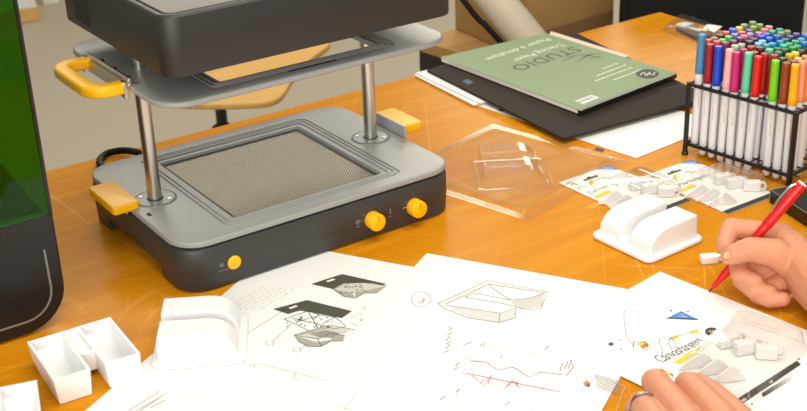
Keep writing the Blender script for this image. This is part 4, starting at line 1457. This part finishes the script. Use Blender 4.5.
chain(b, [(tp, 0.0132), (tp + fw * 0.008 + Vector((-0.006, 0, -0.008)), 0.0112), (tp + fw * 0.012 + Vector((-0.008, 0, -0.015)), 0.0090)])
chain(b, [K(648, 455, 0.030, 0.0140), K(626, 430, 0.020, 0.0110)])
tp = at(626, 430, 0.020)
chain(b, [(tp, 0.0110), (tp + fw * 0.006 + Vector((-0.010, 0, -0.006)), 0.0095), (tp + fw * 0.008 + Vector((-0.016, 0.004, -0.009)), 0.0080)])
wl = K(772, 500, 0.046, 0.0290)
for q_ in (K(720, 422, 0.034, 0.0190), K(690, 430, 0.034, 0.0190), K(668, 442, 0.032, 0.0180), K(655, 458, 0.028, 0.0160)):
    capsule(b, q_[0], q_[1], wl[0], wl[1] * 0.9)
# thumb, tucked on the far side
chain(b, [K(768, 462, 0.032, 0.0190), K(738, 418, 0.026, 0.0145), K(712, 392, 0.020, 0.0115), K(698, 382, 0.014, 0.0095)])
chain(b, [wl, K(860, 590, 0.060, 0.0340), K(1010, 760, 0.085, 0.0430)])
lh = skin_obj('hand', b, 'hand with a ring pressing the loose blister shell down', 'hand')
# ring band
rc = at(643.5, 405.5, 0.0268)
ra = (at(643, 405, 0.026) - at(662, 432, 0.034)).normalized()
b = NB()
Mr = axis_M(rc - ra * 0.002, ra)
lathe(b, [(0.0140, -0.0016), (0.0146, -0.0018), (0.0150, 0.0), (0.0146, 0.0018), (0.0140, 0.0016), (0.0137, 0.0)], Mr, 36, cap0=False, cap1=False)
obj('ring', b, steel, lh)

# ------------------------------------------------------------------ background furniture
# stool behind the table
st = thing('stool', 'round-cornered plywood stool on a black post behind the table', 'stool', (0.60, 1.36, -0.75))
iv = Matrix.Translation(-Vector(st.location))
b = NB()
seat = [(150, 100), (172, 103), (210, 104.5), (252, 103.5), (272, 101), (284, 93), (294, 77), (312, 58), (330, 44), (322, 38), (290, 36), (230, 42), (170, 60)]
sp_ = spline([iv @ at(x_, y_, -0.30) for x_, y_ in seat] + [iv @ at(150, 100, -0.30)], 4)[:-1]
r0 = [Vector((v.x, v.y, 0.438)) for v in sp_]
ctr = sum(r0, Vector()) / len(r0)
def shr(f, z_):
    return [Vector((ctr.x + (v.x - ctr.x) * f, ctr.y + (v.y - ctr.y) * f, z_)) for v in r0]
loft(b, [shr(0.985, 0.436), shr(1, 0.440), shr(1, 0.447), shr(0.985, 0.450)])
obj('seat', b, ply, st)
pc_ = iv @ at(221, 112, -0.36)
b = NB()
lathe(b, [(0.024, 0.06), (0.024, 0.20), (0.014, 0.205), (0.014, 0.40), (0.017, 0.405), (0.017, 0.437)], Matrix.Translation((pc_.x, pc_.y, 0)), 20)
obj('post', b, black_plastic, st)
b = NB()
lathe(b, [(0.026, 0.34), (0.026, 0.352), (0.015, 0.36)], Matrix.Translation((pc_.x, pc_.y, 0)), 20)
obj('collar', b, black_plastic, st)
for k in range(5):
    a = k * 2 * PI / 5 + 0.3
    b = NB()
    cyl(b, (pc_.x, pc_.y, 0.075), (pc_.x + 0.25 * math.cos(a), pc_.y + 0.25 * math.sin(a), 0.055), 0.018, 10, r1=0.012)
    obj('leg', b, black_plastic, st)
    b = NB()
    cx_, cy_ = pc_.x + 0.25 * math.cos(a), pc_.y + 0.25 * math.sin(a)
    cyl(b, (cx_ - 0.012, cy_, 0.026), (cx_ + 0.012, cy_, 0.026), 0.026, 14, 0.004)
    obj('castor', b, black_plastic, st)

# low black cabinet with a wooden top, a cardboard box on it and a tube leaning there
zt_ = -0.20
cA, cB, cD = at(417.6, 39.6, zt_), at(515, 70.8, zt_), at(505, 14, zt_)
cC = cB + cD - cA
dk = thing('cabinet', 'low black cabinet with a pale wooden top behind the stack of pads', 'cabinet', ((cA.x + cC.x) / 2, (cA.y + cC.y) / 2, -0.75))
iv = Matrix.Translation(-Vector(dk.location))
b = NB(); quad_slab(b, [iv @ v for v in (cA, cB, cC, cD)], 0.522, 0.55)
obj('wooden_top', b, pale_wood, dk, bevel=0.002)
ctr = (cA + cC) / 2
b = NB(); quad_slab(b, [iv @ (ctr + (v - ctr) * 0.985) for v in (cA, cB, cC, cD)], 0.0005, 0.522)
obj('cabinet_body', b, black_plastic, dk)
bB, bC = at(455, 29, zt_), at(527, 61, zt_)
bD = at(613, 34.5, zt_)
bE = bB + bD - bC
cb = thing('cardboard_box', 'tall brown cardboard box on the low black cabinet', 'box', ((bB.x + bD.x) / 2, (bB.y + bD.y) / 2, zt_ + 0.0006))
iv = Matrix.Translation(-Vector(cb.location))
b = NB(); quad_slab(b, [iv @ v for v in (bB, bC, bD, bE)], 0.0, 0.42)
obj('carton', b, cardboard, cb, bevel=0.003)
b = NB()
nrm = (bD - bC).cross(Vector((0, 0, 1))).normalized()
if nrm.dot(FWD) > 0: nrm = -nrm
u0, u1 = bC.lerp(bD, 0.02), bC.lerp(bD, 0.98)
loft(b, [[iv @ (v + Vector((0, 0, z_)) + nrm * q_) for v, q_ in ((u0, 0.001), (u1, 0.001), (u1, 0.004), (u0, 0.004))] for z_ in (0.004, 0.060)])
obj('bottom_flap', b, cardboard_in, cb)

def on_v(px, py, base, dirv):
    """point at a pixel on the vertical plane through base along dirv"""
    n_ = Vector((dirv.y, -dirv.x, 0))
    d_ = ray(px, py)
    return CAM + d_ * ((base - CAM).dot(n_) / d_.dot(n_))
vdir = (bC - bB); vdir.z = 0; vdir.normalize()
lb = bB + (bC - bB) * 0.5
fwd_out = Vector((-vdir.y, vdir.x, 0))
if fwd_out.dot(FWD) > 0: fwd_out = -fwd_out
ref = bC + fwd_out * 0.10
p0 = on_v(527, 38, ref, RIGHT.cross(Vector((0, 0, 1))).cross(Vector((0, 0, 1))))
p1 = on_v(481, -18, ref + Vector((FWD.x, FWD.y, 0)) * 0.05, RIGHT.cross(Vector((0, 0, 1))).cross(Vector((0, 0, 1))))
dd = (p0 - p1).normalized()
foot_z = zt_ + 0.03
p2 = p0 + dd * ((p0.z - foot_z) / -dd.z)
rt = 18.0 / F * (p0 - CAM).dot(FWD)
M = axis_M(p2, p1 - p2)
Lt = (p1 - p2).length + 0.12
b = NB(); lathe(b, [(rt - 0.004, 0), (rt, 0.001), (rt, Lt), (rt - 0.004, Lt + 0.001)], M, 32)
tb = tag(obj('tube', b, tube_m), 'thick pale white tube leaning diagonally against the cardboard box', 'tube')
off = (RIGHT * -0.75 + UP * -0.62).normalized()
b = NB()
tube(b, spline([p1 + off * (rt + 0.011) - dd * 0.10, p1 + off * (rt + 0.017) + dd * 0.05, p1.lerp(p0, 0.5) + off * (rt + 0.013), p0 + off * (rt + 0.010), p2 + off * (rt + 0.010)], 6), 0.0065, 8)
tag(obj('cable', b, wire_black), 'black cable hanging down along the pale leaning tube', 'cable')

# black office chair beyond the table end
ch = thing('office_chair', 'black fabric office chair beyond the far table corner', 'chair', (0, 0, 0))
Yc = None
base = deep(706, 20, 2.9)
nd = Vector((-0.30, -0.95, 0)).normalized()
sd = Vector((-nd.y, nd.x, 0))
if sd.dot(RIGHT) < 0:
    sd = -sd
ch.location = (base.x, base.y, -0.75)
def chp(s, f, z_):
    return sd * s + nd * (-f) + Vector((0, 0, z_ + 0.75))
ppm = F / 2.9
b = NB()
hw = 98 / ppm
zlo, zhi = base.z - 0.16, base.z + 0.34
out = []
n_ = 10
def backring(f, shrink):
    pts = []
    for x_, z_, _ in rrect(hw - shrink, (zhi - zlo) / 2 - shrink, 0.085, 0, 8):
        cur = 0.03 * (x_ / hw) ** 2
        pts.append(chp(x_, f - cur, (zlo + zhi) / 2 + z_))
    return pts
loft(b, [backring(-0.035, 0.02), backring(-0.028, 0.006), backring(-0.01, 0.0), backring(0.02, 0.0), backring(0.035, 0.012)])
obj('backrest', b, fabric, ch)
b = NB()
rr = lambda z_, d_: [chp(x_, y_, z_) for x_, y_, _ in rrect(0.24 - d_, 0.23 - d_, 0.08, 0, 6, 0, -0.24)]
loft(b, [rr(-0.33, 0.02), rr(-0.32, 0.0), rr(-0.275, 0.0), rr(-0.26, 0.02)])
obj('seat', b, fabric, ch)
b = NB(); cyl(b, chp(0, -0.24, -0.68), chp(0, -0.24, -0.33), 0.028, 14); obj('post', b, black_plastic, ch)
b = NB(); tube(b, spline([chp(0, -0.2, -0.335), chp(0, 0.03, -0.33), chp(0, 0.065, -0.25), chp(0, 0.045, zlo + 0.12)], 5), 0.02, 8); obj('back_bracket', b, black_plastic, ch)
for k in range(5):
    a = k * 2 * PI / 5
    b = NB(); cyl(b, chp(0, -0.24, -0.665), chp(0.29 * math.cos(a), -0.24 + 0.29 * math.sin(a), -0.69), 0.022, 10, r1=0.014); obj('leg', b, black_plastic, ch)
    b = NB(); p_ = chp(0.29 * math.cos(a), -0.24 + 0.29 * math.sin(a), -0.722); cyl(b, p_ - sd * 0.014, p_ + sd * 0.014, 0.027, 14, 0.004); obj('castor', b, black_plastic, ch)

# pale wooden crate far at left with white things
g0 = at(16, 24, -0.75); g1 = at(40, 20.5, -0.75)
ex = (g1 - g0).normalized(); ey = Vector((-ex.y, ex.x, 0))
cr = thing('crate', 'pale wooden crate on the floor beyond the laser cutter', 'crate', (g0.x, g0.y, -0.75))
def crp(a, c_, z_):
    return ex * a + ey * c_ + Vector((0, 0, z_))
b = NB()
loft(b, [[crp(-0.35, 0, 0.0005), crp((g1 - g0).length, 0, 0.0005), crp((g1 - g0).length, 0.4, 0.0005), crp(-0.35, 0.4, 0.0005)],
         [crp(-0.35, 0, 0.058), crp((g1 - g0).length, 0, 0.058), crp((g1 - g0).length, 0.4, 0.058), crp(-0.35, 0.4, 0.058)]])
obj('body', b, ply, cr, bevel=0.002)
b = NB()
q0 = (g1 - g0).length
loft(b, [[crp(-0.34, 0.002, 0.0585), crp(q0 - 0.004, 0.002, 0.0585), crp(q0 - 0.004, 0.39, 0.0585), crp(-0.34, 0.39, 0.0585)],
         [crp(-0.34, 0.002, 0.20), crp(q0 - 0.02, 0.002, 0.20), crp(q0 - 0.02, 0.39, 0.20), crp(-0.34, 0.39, 0.20)]])
tag(obj('paper_stack', b, paper, loc=cr.location), 'white block of paper on top of the pale wooden crate', 'paper')
b = NB()
p_ = at(51, 4, -0.75)
loft(b, [[p_ + ex * a + ey * c_ + Vector((0, 0, 0.0006)) for a, c_ in ((-0.03, 0), (0.035, 0), (0.05, 0.4), (-0.02, 0.4))], [p_ + ex * a + ey * c_ + Vector((0, 0, 0.03)) for a, c_ in ((-0.03, 0), (0.035, 0), (0.05, 0.4), (-0.02, 0.4))]])
tag(obj('plastic_bag', b, paper), 'white flat bundle on the floor right of the wooden crate', 'bundle')

# ------------------------------------------------------------------ light
Wd = bpy.data.worlds.new('world')
S.world = Wd
Wd.use_nodes = True
nt = Wd.node_tree
bgn = nt.nodes['Background']
bgn.inputs[0].default_value = (1.0, 0.96, 0.88, 1)
bgn.inputs[1].default_value = 0.36

def area(name, loc, target, sx, sy, power, col=(1, 0.97, 0.92)):
    l = bpy.data.lights.new(name, 'AREA')
    l.shape = 'RECTANGLE'
    l.size = sx; l.size_y = sy
    l.energy = power
    l.color = col
    o = bpy.data.objects.new(name, l)
    COL.objects.link(o)
    o.location = loc
    o.rotation_euler = (Vector(target) - Vector(loc)).to_track_quat('-Z', 'Y').to_euler()
    return o
area('ceiling_light', (0.2, -0.6, 1.9), (0.1, -0.3, 0), 2.2, 1.2, 34, (1, 0.95, 0.83))
area('ceiling_light', (1.2, 2.6, 1.9), (0.5, 0.8, 0), 2.2, 0.8, 36, (1, 0.94, 0.82))
area('unseen_side_light', (5.0, 4.6, 1.8), (0.8, 0.2, 0), 2.4, 1.0, 60, (1, 0.92, 0.74))  # unseen light added to lay sheen on the far tabletop
area('unseen_side_light', (-1.9, -2.4, 1.0), (0.0, -0.2, 0.1), 2.8, 1.9, 76, (1, 0.96, 0.87))  # soft light as from a window on the camera side

S.cycles.transparent_max_bounces = 32
S.cycles.max_bounces = 14
S.view_settings.view_transform = 'Standard'
S.view_settings.look = 'None'
S.view_settings.exposure = 0.04
S.view_settings.gamma = 1.0
S.view_settings.use_curve_mapping = False
